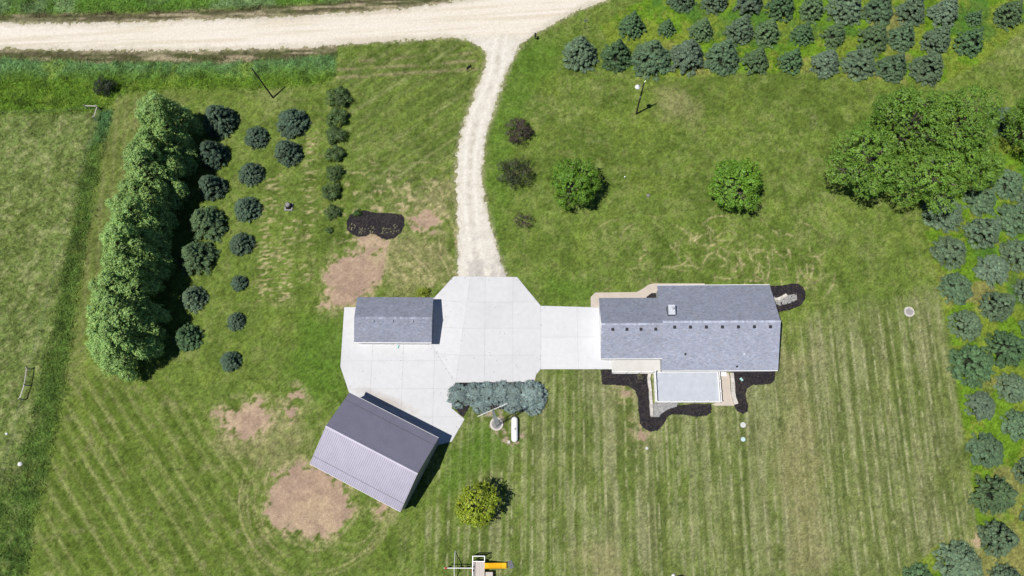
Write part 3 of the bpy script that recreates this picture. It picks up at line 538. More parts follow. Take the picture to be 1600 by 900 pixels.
# ------------------------------------------------------------------ grass: leaning blades, thick in the field and ditch, short on the lawn
def gi(x, y): return np.clip(np.rint((y - fy[0]) / STEP).astype(int) + oy, 0, ny - 1), np.clip(np.rint((x - fx[0]) / STEP).astype(int) + ox, 0, nx - 1)
def blades(name, label, mask, n, h, wd, lean, tone=1.0, seed=0, clump=.0):
    r = np.random.default_rng(100 + seed)
    x = r.uniform(-97, 97, n * 6); y = r.uniform(-10.5, 97, n * 6); j, i = gi(x, y)
    pr = mask[j, i] * (1 - clump + clump * 2 * (fbm(x, y, 1.3, 51, 2) > .5)); ok = (r.random(len(x)) < pr) & (solidpaved[j, i] > .12)
    x = x[ok][:n]; y = y[ok][:n]; j, i = gi(x, y); m = len(x)
    a = r.uniform(0, 6.283, m); t = lean * (.6 + .6 * r.random(m)); hh = h * (.55 + .75 * r.random(m)) * (.6 + .8 * fbm(x, y, 2.5, 55, 2)); ww = wd * (.7 + .6 * r.random(m))
    px, py = np.cos(a), np.sin(a); b = r.uniform(0, 6.283, m); qx, qy = np.cos(b), np.sin(b)
    v = np.empty((m, 3, 3)); v[:, 0] = np.stack([x - qx * ww / 2, y - qy * ww / 2, np.zeros(m)], 1); v[:, 1] = np.stack([x + qx * ww / 2, y + qy * ww / 2, np.zeros(m)], 1)
    v[:, 2] = np.stack([x + px * hh * np.sin(t), y + py * hh * np.sin(t), hh * np.cos(t)], 1)
    c = col[j, i] * tone * (.75 + .6 * r.random(m))[:, None] * np.stack([.9 + .25 * r.random(m), np.ones(m), .85 + .3 * r.random(m)], 1)
    return tag(link(name, fmesh(name, v.reshape(-1, 3), np.arange(m * 3).reshape(-1, 3), np.repeat(c, 3, 0)), M['grass']), label, 'grass', kind='stuff')
inside = (X > -97) & (X < 97)
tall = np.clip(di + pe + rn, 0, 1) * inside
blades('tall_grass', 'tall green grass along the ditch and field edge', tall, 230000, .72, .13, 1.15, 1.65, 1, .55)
blades('pasture_grass', 'pale rough grass of the western field', pa * (1 - pe) * (1 - di), 130000, .25, .10, 1.1, 1.2, 2, .4)
blades('orchard_grass', 'bright rank grass between the young spruces', pl, 130000, .22, .10, 1.1, 1.2, 3, .5)
lawnm = np.clip(1 - tall - pa - pl - np.maximum(soft('verge_north'), soft('verge_south')) * .5 - .85 * zone['dirt'], 0, 1) * inside
blades('lawn_grass', 'short mown lawn grass', lawnm, 330000, .10, .085, 1.25, 1.08, 4, .3)

# ------------------------------------------------------------------ concrete apron: four pours, each cut into slabs by open joints
def clip_half(P, a, b, c):
    out = []
    for i in range(len(P)):
        p, q = P[i], P[(i + 1) % len(P)]; dp = a * p[0] + b * p[1] - c; dq = a * q[0] + b * q[1] - c
        if dp <= 0: out.append(p)
        if (dp < 0 < dq) or (dq < 0 < dp): t = dp / (dp - dq); out.append((p[0] + t * (q[0] - p[0]), p[1] + t * (q[1] - p[1])))
    return out
def area(P): return abs(sum(P[i][0] * P[(i + 1) % len(P)][1] - P[(i + 1) % len(P)][0] * P[i][1] for i in range(len(P)))) / 2
mb = MB()
for q in S['pours']: mb.prism([tuple(p) for p in q], -.05, .062)
apron = tag(mb.build('concrete_apron', M['joint']), 'white concrete apron joining the drive, garage, barn and house', kind='structure')
CK = [concrete('concrete_pale', .945), concrete('concrete_bright', 1.0), concrete('concrete_white', 1.0), concrete('concrete_stained', .96, True)]
for q, rot, pw, k in zip(S['pours'], (0, -4, 0, 0), (4.1, 4.6, 4.7, 4.4), CK):
    gc = np.mean(q, 0); P = [(p[0] + (gc[0] - p[0]) * .018 / math.hypot(*(gc - p)), p[1] + (gc[1] - p[1]) * .018 / math.hypot(*(gc - p))) for p in map(np.array, q)]; ca, sa = math.cos(rad(rot)), math.sin(rad(rot)); R_ = lambda p: (p[0] * ca + p[1] * sa, -p[0] * sa + p[1] * ca)
    rp = [R_(p) for p in P]; x0 = min(p[0] for p in rp); x1 = max(p[0] for p in rp); y0 = min(p[1] for p in rp); y1 = max(p[1] for p in rp)
    nx_, ny_ = max(1, round((x1 - x0) / pw)), max(1, round((y1 - y0) / pw)); dx, dy = (x1 - x0) / nx_, (y1 - y0) / ny_; gp = .013
    for i in range(nx_):
        for j in range(ny_):
            T = rp
            for a, b, c in ((1, 0, x0 + (i + 1) * dx - gp), (-1, 0, -(x0 + i * dx + gp)), (0, 1, y0 + (j + 1) * dy - gp), (0, -1, -(y0 + j * dy + gp))):
                T = clip_half(T, a, b, c) if len(T) > 2 else []
            if len(T) > 2 and area(T) > .05:
                W = [(p[0] * ca - p[1] * sa, p[0] * sa + p[1] * ca) for p in T]
                mb = MB(); mb.prism(W, .0, .08 + .002 * random.random()); mb.build('concrete_slab', k, apron)
mb = MB(); mb.prism([tuple(p) for p in S['sidewalk']], -.05, .075)
tag(mb.build('front_walk', M['walk']), 'beige concrete walk bending round the front of the house', kind='structure')
# ------------------------------------------------------------------ buildings
def shingle_slope(name, e0, e1, r0, r1, parent, exposure=.145, tint=(.20, .215, .265)):
    """overlapping courses of asphalt tabs from eave e0-e1 up to ridge r0-r1"""
    e0, e1, r0, r1 = map(lambda p: A(*p), (e0, e1, r0, r1)); n = int(np.linalg.norm(r0 - e0) / exposure); L = np.linalg.norm(e1 - e0)
    nrm = np.cross(e1 - e0, r0 - e0); nrm /= np.linalg.norm(nrm); nrm *= np.sign(nrm[2])
    V = []; Cc = []; tint = A(*tint)
    for k in range(n):
        w_ = RNG.uniform(.20, .42, int(L / .2)); s = np.concatenate([[0], np.cumsum(w_)]); s = s[s < L - .1]; s = np.append(s, L) / L; m = len(s) - 1
        th = RNG.choice([.008, .011, .018], m)[:, None]; t0, t1 = k / n, min(1, (k + 1.12) / n)
        pt = lambda u, t: (e0 + (r0 - e0) * t) * (1 - u)[:, None] + (e1 + (r1 - e1) * t) * u[:, None]
        a, b, c, d = pt(s[:-1], t0) + nrm * th, pt(s[1:], t0) + nrm * th, pt(s[1:], t1) + nrm * .003, pt(s[:-1], t1) + nrm * .003
        V.append(np.stack([a, b, c, d, a - nrm * th, b - nrm * th], 1).reshape(-1, 3))
        q = np.clip(RNG.normal(1.0, .085, m), .7, 1.35)[:, None] * tint * (1 + A(.025, 0, -.025) * RNG.normal(0, 1, m)[:, None]); Cc.append(np.repeat(q, 6, 0))
    V = np.concatenate(V); m = len(V) // 6; i = np.arange(m)[:, None] * 6
    F = np.concatenate([i + [0, 1, 2, 3], i + [4, 5, 1, 0]])
    o0 = base(parent); V = V - A(*o0)
    return tag(link(name, fmesh(name, V, F, np.concatenate(Cc)), M['shingle'], parent), kind='stuff')
class Frame:
    def __init__(s, cx_, cy_, ang): s.c = (cx_, cy_); s.u = (math.cos(rad(ang)), math.sin(rad(ang))); s.v = (-s.u[1], s.u[0])
    def __call__(s, x, y, z): return (s.c[0] + x * s.u[0] + y * s.v[0], s.c[1] + x * s.u[1] + y * s.v[1], z)
def gable_walls(root, F, L, W, ze, rise, oe, orr, m, x_lo=None, x_hi=None, name='wall'):
    """four walls with gables, lapped cladding on the long sides; L x W is the eave outline"""
    a = -L / 2 + orr if x_lo is None else x_lo; b = L / 2 - orr if x_hi is None else x_hi; h = W / 2 - oe; zt = ze + rise * oe / (W / 2) - .16
    mb = MB(); sec = [(-h, -.05), (h, -.05), (h, zt), (0, ze + rise - .2), (-h, zt)]
    mb.add([F(a, y, z) for y, z in sec] + [F(b, y, z) for y, z in sec], [(4, 3, 2, 1, 0), (5, 6, 7, 8, 9)] + [(i, (i + 1) % 5, 5 + (i + 1) % 5, 5 + i) for i in range(5)])
    for k in range(int((zt - .3) / .2)):
        z0 = .3 + k * .2
        for s in (-1, 1): mb.hexa([F(a, s * h, z0), F(b, s * h, z0), F(b, s * (h + .018), z0), F(a, s * (h + .018), z0)], [F(a, s * h, z0 + .195), F(b, s * h, z0 + .195), F(b, s * (h + .004), z0 + .195), F(a, s * (h + .004), z0 + .195)])
    return mb.build(name, m, root), a, b, h
def roof_slab(root, F, L, W, ze, rise, x_lo=None, x_hi=None, m=None, th=.15):
    a = -L / 2 if x_lo is None else x_lo; b = L / 2 if x_hi is None else x_hi; mb = MB(); y = W / 2; zr = ze + rise
    for s in (-1, 1):
        mb.hexa([F(a, s * y, ze - th), F(b, s * y, ze - th), F(b, 0, zr - th), F(a, 0, zr - th)], [F(a, s * y, ze), F(b, s * y, ze), F(b, 0, zr), F(a, 0, zr)])
    return mb.build('roof', m or M['white'], root), a, b
def shingled(root, F, L, W, ze, rise, x_lo=None, x_hi=None, tint=(.20, .215, .265)):
    rf, a, b = roof_slab(root, F, L, W, ze, rise, x_lo, x_hi); zr = ze + rise; e = .035; up_ = .006
    for s in (-1, 1):
        y = s * (W / 2 + e); ze2 = ze - rise * e / (W / 2) + up_
        shingle_slope('shingles', F(a - e, y, ze2), F(b + e, y, ze2), F(a - e, 0, zr + up_), F(b + e, 0, zr + up_), rf, tint=tint)
    mb = MB(); n = int((b - a) / .28); sl = rise / (W / 2)
    for i in range(n):
        x0 = a - e + (b - a + 2 * e) * i / n; x1 = x0 + (b - a + 2 * e) / n * 1.1; q = random.uniform(.85, 1.35); mb.col = tuple(q * t for t in tint); zt = zr + .03 + .012 * (i % 2)
        for s in (-1, 1): mb.hexa([F(x0, 0, zt - .03), F(x1, 0, zt - .03), F(x1, s * .16, zt - .03 - .16 * sl), F(x0, s * .16, zt - .03 - .16 * sl)], [F(x0, 0, zt), F(x1, 0, zt), F(x1, s * .16, zt - .16 * sl), F(x0, s * .16, zt - .16 * sl)])
    tag(mb.build('ridge_cap', M['shingle'], rf), kind='stuff')
    return rf
def gutter(root, F, a, b, y, ze):
    mb = MB(); mb.box(a, b, min(y, y + math.copysign(.12, y)), max(y, y + math.copysign(.12, y)), ze - .17, ze - .035, F); mb.build('gutter', M['white'], root)
def window(root, F, x, y, z0, wd, ht, s):
    """on a long wall at y, facing s"""
    mb = MB(); t = .07
    for x0, x1, a, b in ((x - wd / 2 - t, x + wd / 2 + t, z0 - t, z0), (x - wd / 2 - t, x + wd / 2 + t, z0 + ht, z0 + ht + t), (x - wd / 2 - t, x - wd / 2, z0, z0 + ht), (x + wd / 2, x + wd / 2 + t, z0, z0 + ht), (x - .025, x + .025, z0, z0 + ht)):
        mb.box(x0, x1, *sorted((y, y + s * .06)), a, b, F)
    f = mb.build('window', M['white'], root); mb = MB(); mb.box(x - wd / 2, x + wd / 2, *sorted((y, y + s * .03)), z0, z0 + ht, F); mb.build('pane', M['glass'], f)
def panel_door(root, F, x, y, wd, ht, s, rows=4, name='garage_door', m='white'):
    mb = MB(); mb.box(x - wd / 2 - .1, x + wd / 2 + .1, *sorted((y, y + s * .03)), 0.08, ht + .1, F); d = mb.build(name, M['white'], root); mb = MB()
    for r in range(rows):
        for c in range(max(1, int(wd / .6))):
            n = max(1, int(wd / .6)); x0 = x - wd / 2 + wd * c / n + .03; mb.box(x0, x0 + wd / n - .06, *sorted((y + s * .03, y + s * .055)), .1 + (ht - .1) * r / rows + .03, .1 + (ht - .1) * (r + 1) / rows - .03, F)
    mb.build('door_panel', M[m], d)
def box_vent(root, x, y, F2, slope_z):
    z = slope_z(y); mb = MB(); mb.box(x - .19, x + .19, y - .2, y + .2, z - .14, z + .16); v = mb.build('roof_vent', M['dark_metal'], root)
    mb = MB(); mb.box(x - .20, x + .20, y - .215, y + .21, z + .162, z + .20); mb.build('hood', M['dark_metal'], v)

# --- the house: main gable and lower west wing
HX0, HX1, HY0, HY1 = 20.0, 37.12, 22.82, 35.98; HZ, HR = 3.0, 3.4
house = thing('house', 'long grey shingled house with a lower west wing and black box vents', 'house', (28.5, 29.4, 0))
F = Frame((HX0 + HX1) / 2, (HY0 + HY1) / 2, 0); L, W = HX1 - HX0, HY1 - HY0
_, a, b, h = gable_walls(house, F, L, W, HZ, HR, .30, .25, M['siding'])
HT = (.375, .395, .49)
shingled(house, F, L, W, HZ, HR, tint=HT)
gutter(house, F, -L / 2, L / 2, -W / 2 - .02, HZ); gutter(house, F, -L / 2, L / 2, W / 2 + .02, HZ)
for x, wd in ((2.2, 1.5), (4.8, 1.9), (6.9, 1.0)): window(house, F, x, -h - .02, .9, wd, 1.4, -1)
for x in (-4.5, -1.0, 3.5, 6.0): window(house, F, x, h + .02, 1.0, 1.3, 1.3, 1)
panel_door(house, F, .2, -h - .02, 1.8, 2.1, -1, 1, 'patio_door', 'glass')
WX0, WX1, WY0, WY1 = 11.05, 20.23, 24.68, 34.03; WR = 2.42
F2 = Frame((WX0 + WX1) / 2, (WY0 + WY1) / 2, 0); L2, W2 = WX1 - WX0, WY1 - WY0
gable_walls(house, F2, L2, W2, HZ, WR, .35, .25, M['siding'], x_hi=L2 / 2)
shingled(house, F2, L2, W2, HZ, WR, x_hi=L2 / 2 - .06, tint=tuple(c * .93 for c in HT))
gutter(house, F2, -L2 / 2, L2 / 2 - .1, -W2 / 2 - .02, HZ)
Fw = Frame(WX0 + .25, 29.35, 90); panel_door(house, Fw, 0, .0, 5.0, 2.3, 1)
window(house, F2, 1.5, -W2 / 2 + .33, .9, 1.2, 1.2, -1); panel_door(house, F2, -2.6, -W2 / 2 + .33, .95, 2.1, -1, 2, 'side_door')
zs = lambda y: HZ + HR * (1 - abs(y - (HY0 + HY1) / 2) / (W / 2)); zw = lambda y: HZ + WR * (1 - abs(y - (WY0 + WY1) / 2) / (W2 / 2))
for x, y in S['vents_main']: box_vent(house, x, (HY0 + HY1) / 2 - .75, None, zs)
for x, y in S['vents_wing']: box_vent(house, x, (WY0 + WY1) / 2 - .75, None, zw)
for (x, y), r in zip(S['pipes'], (.07, .07)):
    z = zs(y); mb = MB(); mb.tube([(x, y, z - .1), (x, y, z + .45)], r, 8); mb.tube([(x, y, z - .05), (x, y, z + .06)], [.2, .12], 8); mb.build('vent_pipe', M['dark_metal'], house)
for x, y in S['caps']:
    z = zs(y); mb = MB(); mb.tube([(x, y, z - .1), (x, y, z + .18)], .09, 8); mb.build('vent_cap', M['cap'], house)
x, y = S['white_dome']; z = zs(y); mb = MB(); mb.tube([(x, y, z - .1), (x, y, z + .1), (x, y, z + .2)], [.24, .22, .08], 14); mb.build('skylight_dome', M['cap'], house)
x, y = S['chimney']; z = zs(y)
mb = MB(); mb.hexa([(x - .62, y - .85, z - .4), (x + .5, y - .85, z - .4), (x + .5, y + .75, z - .4), (x - .62, y + .75, z - .4)], [(x - .45, y - .7, z + 1.15), (x + .45, y - .7, z + 1.15), (x + .45, y + .7, z + 1.15), (x - .45, y + .7, z + 1.15)])
ch = mb.build('chimney', M['chase'], house); mb = MB(); mb.box(x - .5, x + .5, y - .75, y + .75, z + 1.15, z + 1.22); mb.build('chimney_cap', M['cap'], ch)
mb = MB(); mb.tube([(x + .1, y + .15, z + 1.2), (x + .1, y + .15, z + 1.55)], .12, 10); mb.tube([(x + .1, y + .15, z + 1.6), (x + .1, y + .15, z + 1.66)], .2, 10); mb.build('flue', M['steel'], ch)

# --- detached garage
garage = thing('garage', 'small detached garage with a grey shingled gable roof', 'garage', (-20.3, 30.9, 0))
FG = Frame(-20.27, 30.9, -.6); L, W = 11.72, 7.05
gable_walls(garage, FG, L, W, 2.7, 1.05, .30, .25, M['tan_siding']); GT = (.27, .285, .355)
shingled(garage, FG, L, W, 2.7, 1.05, tint=GT); gutter(garage, FG, -L / 2, L / 2, -W / 2 - .02, 2.7)
for x in (-3.0, 2.6): panel_door(garage, FG, x, -W / 2 + .28, 4.8, 2.2, -1)
window(garage, FG, 0, W / 2 - .28, 1.0, 1.0, .9, 1)
for x, y in S['vents_shed']:
    y = 30.9 - .45; z = 2.7 + 1.05 * (1 - .45 / (W / 2)); mb = MB(); mb.box(x - .16, x + .16, y - .17, y + .17, z - .1, z + .14); v = mb.build('roof_vent', M['dark_metal'], garage); mb = MB(); mb.col = (.28, .30, .37); mb.box(x - .2, x + .13, y - .24, y + .15, z + .142, z + .18); mb.build('hood', M['shingle'], v)

# --- barn with ribbed steel roof, each sheet a part
barn = thing('barn', 'steel barn with a ribbed lilac grey roof set at an angle', 'barn', (-21.98, 11.03, 0))
FB = Frame(-21.98, 11.03, -26.5); L, W, BZ, BR = 14.85, 11.36, 4.3, 2.25
_, a, b, h = gable_walls(barn, FB, L, W, BZ, BR, .30, .22, M['barn_wall'])
rf, _, _ = roof_slab(barn, FB, L - .04, W - .04, BZ - .02, BR, m=M['barn_wall'])
NP = 16; pw = L / NP; prof = []
for k in range(3):
    x0 = pw * k / 3; prof += [(x0, 0), (x0 + .10, 0), (x0 + .125, .026), (x0 + .175, .026), (x0 + .20, 0)]
prof.append((pw, 0)); n = len(prof)
for s in (-1, 1):
    vs_ = []
    for t in (0, 1):
        for x, z in prof: vs_.append((x, s * (W / 2 + .05) * (1 - t), BZ - .018 * (1 - t) + BR * t + .02 + z))
    fs_ = [(i, i + 1, n + i + 1, n + i) for i in range(n - 1)]; me = None
    for i in range(NP):
        mb = MB(); mb.add([FB(-L / 2 + i * pw + x, y, z) for x, y, z in vs_], fs_); mb.build('roof_panel', M['barn_roof'], barn)
    mb = MB(); y = s * (W / 2 - 1.15); z = BZ + BR * 1.15 / (W / 2) + .05; mb.box(-L / 2 + .02, L / 2 - .02, y - .015, y + .015, z, z + .03, FB); mb.build('snow_guard', M['dark_metal'], barn)
    mb = MB(); y = s * (W / 2 + .05); mb.box(-L / 2, L / 2, min(y, y + s * .04), max(y, y + s * .04), BZ - .2, BZ + .02, FB); mb.build('eave_trim', M['white'], barn)
mb = MB()
for s in (-1, 1): mb.hexa([FB(-L / 2 - .03, 0, BZ + BR + .045), FB(L / 2 + .03, 0, BZ + BR + .045), FB(L / 2 + .03, s * .22, BZ + BR - .04), FB(-L / 2 - .03, s * .22, BZ + BR - .04)], [FB(-L / 2 - .03, 0, BZ + BR + .06), FB(L / 2 + .03, 0, BZ + BR + .06), FB(L / 2 + .03, s * .22, BZ + BR - .022), FB(-L / 2 - .03, s * .22, BZ + BR - .022)])
mb.build('ridge_cap', M['barn_roof'], barn)
mb = MB(); mb.box(-4.5, .5, h + .02, h + .09, .1, 3.9, FB); d = mb.build('sliding_door', M['barn_wall'], barn); mb = MB(); mb.box(-4.7, 5.4, h + .02, h + .14, 3.92, 4.05, FB); mb.build('door_track', M['dark_metal'], d)
panel_door(barn, FB, 5.4, h + .02, 1.0, 2.1, 1, 2, 'side_door')

# --- deck, its railing, walkway, patio
walk = MB(); walk.prism([(12.9, 22.9), (20.25, 22.9), (20.25, 25.2), (12.9, 25.2)], -.02, .16); tag(walk.build('side_walk', M['side_walk']), 'pale concrete walk between the wing and the railing', kind='structure')
deck = thing('deck', 'pale blue grey board deck with white railing behind the house', 'deck', (24.0, 20.9, 0)); DX0, DX1, DY0, DY1 = 19.2, 28.85, 18.45, 23.06
mb = MB(); mb.box(DX0, DX1, DY0, DY1, .02, .55); mb.build('deck_frame', M['white'], deck)
n = 33; bw = (DY1 - DY0 - .16) / n; proto = None
for i in range(n):
    if proto is None:
        mb = MB(); mb.box(DX0 + .13, DX1 - .13, DY0 + .08, DY0 + .08 + bw - .014, .552, .588); proto = mb.build('deck_board', M['deckb'], deck)
    else:
        o = proto.copy(); COL.objects.link(o); o.parent = deck; o.location = proto.location + Vector((0, bw * i, random.uniform(0, .002)))
mb = MB()
for x0, x1, y0, y1 in ((DX0 - .02, DX1 + .02, DY0 - .03, DY0 + .07), (DX0 - .02, DX0 + .10, DY0 + .075, DY1), (DX1 - .10, DX1 + .02, DY0 + .075, DY1)): mb.box(x0, x1, y0, y1, .40, .60)
mb.build('border_board', M['white'], deck)
def railing(root, pts, z0):
    bal = MB()
    for (ax, ay), (bx, by) in zip(pts[:-1], pts[1:]):
        ln = math.hypot(bx - ax, by - ay); n = max(1, round(ln / 1.75))
        for i in range(n + 1):
            x, y = ax + (bx - ax) * i / n, ay + (by - ay) * i / n
            if i < n or (bx, by) == pts[-1]:
                mb = MB(); mb.box(x - .065, x + .065, y - .065, y + .065, z0 - .3, z0 + 1.02); mb.box(x - .09, x + .09, y - .09, y + .09, z0 + 1.022, z0 + 1.07); mb.build('post', M['rail'], root)
        for zz, wd, ht in ((z0 + .93, .11, .075), (z0 + .12, .06, .07)):
            mb = MB(); mb.beam((ax, ay, zz), (bx, by, zz), wd, ht); mb.build('rail', M['rail'], root)
        for i in range(1, int(ln / .13)):
            x, y = ax + (bx - ax) * i * .13 / ln, ay + (by - ay) * i * .13 / ln; bal.box(x - .012, x + .012, y - .012, y + .012, z0 + .15, z0 + .9)
    tag(bal.build('balusters', M['rail'], root), kind='stuff')
railing(deck, [(DX0 + .04, 23.0), (DX0 + .04, DY0), (DX1 - .02, DY0), (DX1 - .02, 23.0)], .6)
wr = thing('walk_railing', 'white post railing along the side walk beside the wing', 'railing', (16, 23.0, .16)); railing(wr, [(12.95, 22.98), (15.0, 22.98), (18.95, 22.98)], .16)
mb = MB(); mb.prism([tuple(p) for p in S['deck_pts']['patio']], -.02, .09); tag(mb.build('patio', M['walk']), 'small beige concrete patio beside the deck', kind='structure')
mb = MB(); mb.box(29.2, 30.2, 22.45, 23.05, .085, .26); solid('door_step', 'white concrete step on the patio under the south eave', 'step', mb, M['white'], (29.7, 22.75, .085))
def block_wall(label, pts, wd, z1, bl, m):
    t = thing('retaining_wall', label, 'retaining wall', (*pts[0], 0)); acc = 0
    for (ax, ay), (bx, by) in zip(pts[:-1], pts[1:]):
        ln = math.hypot(bx - ax, by - ay); n = max(1, round(ln / bl)); ux, uy = (bx - ax) / ln, (by - ay) / ln
        for i in range(n):
            s0, s1 = ln * i / n + .008, ln * (i + 1) / n - .008; j = random.uniform(-.04, .04); zz = z1 + random.uniform(-.012, .012); wv = wd * random.uniform(.9, 1.1)
            q = [(ax + ux * s - uy * (o + j), ay + uy * s + ux * (o + j)) for s, o in ((s0, -wv / 2), (s1, -wv / 2), (s1, wv / 2), (s0, wv / 2))]
            mb = MB(); mb.hexa([(x, y, -.05) for x, y in q], [(x, y, zz) for x, y in q]); mb.build('block', M[m], t)
wl = [tuple(p) for p in S['deck_pts']['wall']]; block_wall('pale block retaining wall down the west side of the deck', [(18.55, 22.85)] + wl[1:], .42, .42, .6, 'stone')
block_wall('stepped pale block edging along the east side of the patio', [tuple(p) for p in S['deck_pts']['blocks']], .55, .34, .95, 'stone')
zz = 7.08; block_wall('curved pale block edging at the north east corner of the house', [(36.3, 34.35), (37.9, 34.42), (39.0, 34.5), (39.9, 34.85), (40.5, 35.25)], .45, .38, .45, 'stone')

# ------------------------------------------------------------------ trees and shrubs
def kites(P, N, D, Lk, Wk):
    """leaf shaped quads: centres P, normals N, long axes D"""
    N = N / np.linalg.norm(N, axis=1, keepdims=True); D = D - N * (D * N).sum(1, keepdims=True); D /= np.linalg.norm(D, axis=1, keepdims=True) + 1e-9
    s = np.cross(N, D); Lk = np.broadcast_to(Lk, len(P))[:, None]; Wk = np.broadcast_to(Wk, len(P))[:, None]
    V = np.stack([P - D * Lk / 2, P + s * Wk / 2, P + D * Lk / 2, P - s * Wk / 2], 1).reshape(-1, 3); return V, np.arange(len(P) * 4).reshape(-1, 4)
def needle_crown(seed, tint, dense=1.0, ragged=.12, power=.8, low=False):
    """whorls of drooping branches with needle sprays; radius 1, height 1.8 (or a low mound)"""
    r = np.random.default_rng(seed); Pc = []; Dc = []; Sz = []; H = .95 if low else 1.8
    n = int((70 if low else 225) * dense); tiers = 6 if low else 12; i = 0
    while len(Pc) < n and i < 4000:
        a = 2.39996 * i + r.normal(0, .16); i += 1; zq = r.random(); R = math.sqrt(max(0, 1 - zq * zq)) if low else (1 - zq) ** power
        if r.random() > R * .85 + .34: continue
        z = (np.floor(zq * tiers) + .5 + r.normal(0, .22)) / tiers; z = min(max(z, .02), .97); R = math.sqrt(max(0, 1 - z * z)) if low else (1 - z) ** power
        rr = R * (1 + r.normal(0, ragged)) - .03; Pc.append((rr * math.cos(a), rr * math.sin(a), max(H * z, .05))); Dc.append((math.cos(a), math.sin(a), .35 if not low else .6))
        Sz.append((.080 + .070 * R) * r.uniform(.75, 1.3) if not low else .17 * r.uniform(.75, 1.25))
    if low:
        for i in range(16): a = 2.4 * i; q = .11 * math.sqrt(i); Pc.append((q * math.cos(a), q * math.sin(a), H * math.sqrt(max(0, 1 - q * q)) * .97)); Dc.append((math.cos(a), math.sin(a), 1.5)); Sz.append(.17)
    if not low: Pc.append((0, 0, H * .985)); Dc.append((.1, 0, 1)); Sz.append(.09)
    Pc = np.array(Pc); Dc = np.array(Dc); Sz = np.array(Sz); m = 44; n = len(Pc)
    off = r.normal(0, 1, (n, m, 3)); off /= np.linalg.norm(off, axis=2, keepdims=True); off[..., 2] = np.abs(off[..., 2]) * .9 + off[..., 2] * .1; off *= (r.random((n, m, 1)) ** .25)
    Du = Dc / np.linalg.norm(Dc, axis=1, keepdims=True); al = (off * Du[:, None]).sum(2, keepdims=True)
    off = (off + al * Du[:, None] * .3) * Sz[:, None, None]; off[..., 2] *= .62
    P = (Pc[:, None] + off).reshape(-1, 3); N = (off / Sz[:, None, None] * .9 + A(0, 0, .9) + r.normal(0, .22, off.shape)).reshape(-1, 3)
    D = (Du[:, None] + off / Sz[:, None, None] * .7 + r.normal(0, .25, off.shape)).reshape(-1, 3)
    V, Fk = kites(P, N, D, r.uniform(.08, .19, len(P)), r.uniform(.028, .052, len(P))); V[:, 2] = np.maximum(V[:, 2], .01)
    c = A(*tint) * np.clip(r.normal(1, .16, n), .6, 1.4)[:, None]; c = np.repeat(c, m, 0) * r.uniform(.70, 1.45, (n * m, 1)); c *= A(1, 1, 1) + A(.10, .02, -.06) * r.normal(0, 1, (n * m, 1))
    c = np.repeat(c, 4, 0)
    # inner twigs as a solid core, coloured dark to paint shade into the gaps
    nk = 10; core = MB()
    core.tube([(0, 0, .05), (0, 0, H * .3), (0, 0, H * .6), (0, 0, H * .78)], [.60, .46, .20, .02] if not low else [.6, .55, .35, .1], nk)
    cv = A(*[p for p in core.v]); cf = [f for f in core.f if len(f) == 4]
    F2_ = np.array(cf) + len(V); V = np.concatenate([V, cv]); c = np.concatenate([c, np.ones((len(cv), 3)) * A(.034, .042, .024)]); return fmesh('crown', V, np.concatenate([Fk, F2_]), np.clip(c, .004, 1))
def pole_mesh(name, pts, rs, n=7):
    mb = MB(); mb.tube(pts, rs, n); me = bpy.data.meshes.new(name); me.from_pydata(mb.v, [], mb.f); me.update(); return me
SPT = [(.118, .178, .104), (.104, .172, .090), (.128, .188, .120), (.084, .156, .068), (.104, .170, .076), (.114, .174, .096)]
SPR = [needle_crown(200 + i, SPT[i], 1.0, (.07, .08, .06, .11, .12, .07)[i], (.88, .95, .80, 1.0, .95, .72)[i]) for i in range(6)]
SPT_DARK = [(.074, .122, .078), (.086, .136, .086)]
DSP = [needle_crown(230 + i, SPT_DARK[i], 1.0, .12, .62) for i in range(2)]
SPTR = pole_mesh('trunk', [(0, 0, -.02), (0, 0, .6), (0, 0, 1.7)], [.075, .055, .012])
for me in SPR + DSP: me.materials.append(M['spruce'])
SPTR.materials.append(M['bark'])
def plant(name, label, cat, group, x, y, sx, sz, crown_me, trunk_me, rot=None, k=0):
    t = thing(name, label, cat, (x, y, 0), group); t.scale = (sx, sx, sz); t.rotation_euler.z = random.uniform(0, 6.28) if rot is None else rot
    for nm, me in (('trunk', trunk_me), ('crown', crown_me)):
        if me is not None: o = bpy.data.objects.new(nm, me); COL.objects.link(o); o.parent = t
    return t
ORD = ['first', 'second', 'third', 'fourth', 'fifth', 'sixth', 'seventh', 'eighth', 'ninth', 'tenth', 'eleventh', 'twelfth']
def row(key, text, group, picks, hk=1.0, zmin=1.5):
    for i, (x, y, r, h) in enumerate(S[key]):
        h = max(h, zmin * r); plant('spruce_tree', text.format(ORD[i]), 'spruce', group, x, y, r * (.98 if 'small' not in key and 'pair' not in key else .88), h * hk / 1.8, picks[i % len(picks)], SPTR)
row('spruce_front', 'blue green spruce, {} from the road in the plantation row along the lawn', 'spruces of the northern plantation', [SPR[0], SPR[3], SPR[1], SPR[2], SPR[1], SPR[4], SPR[3], SPR[2], SPR[0], SPR[1], SPR[5]])
row('spruce_mid', 'smaller spruce, {} from the road in the middle row of the northern plantation', 'spruces of the northern plantation', [SPR[3], SPR[3], SPR[4], SPR[0], SPR[4], SPR[3], SPR[4], SPR[4], SPR[1], SPR[0], SPR[3]])
row('spruce_back', 'spruce cut by the top of the photo, {} from the road in the back row', 'spruces of the northern plantation', [SPR[1], SPR[0], SPR[2], SPR[3], SPR[4], SPR[0]])
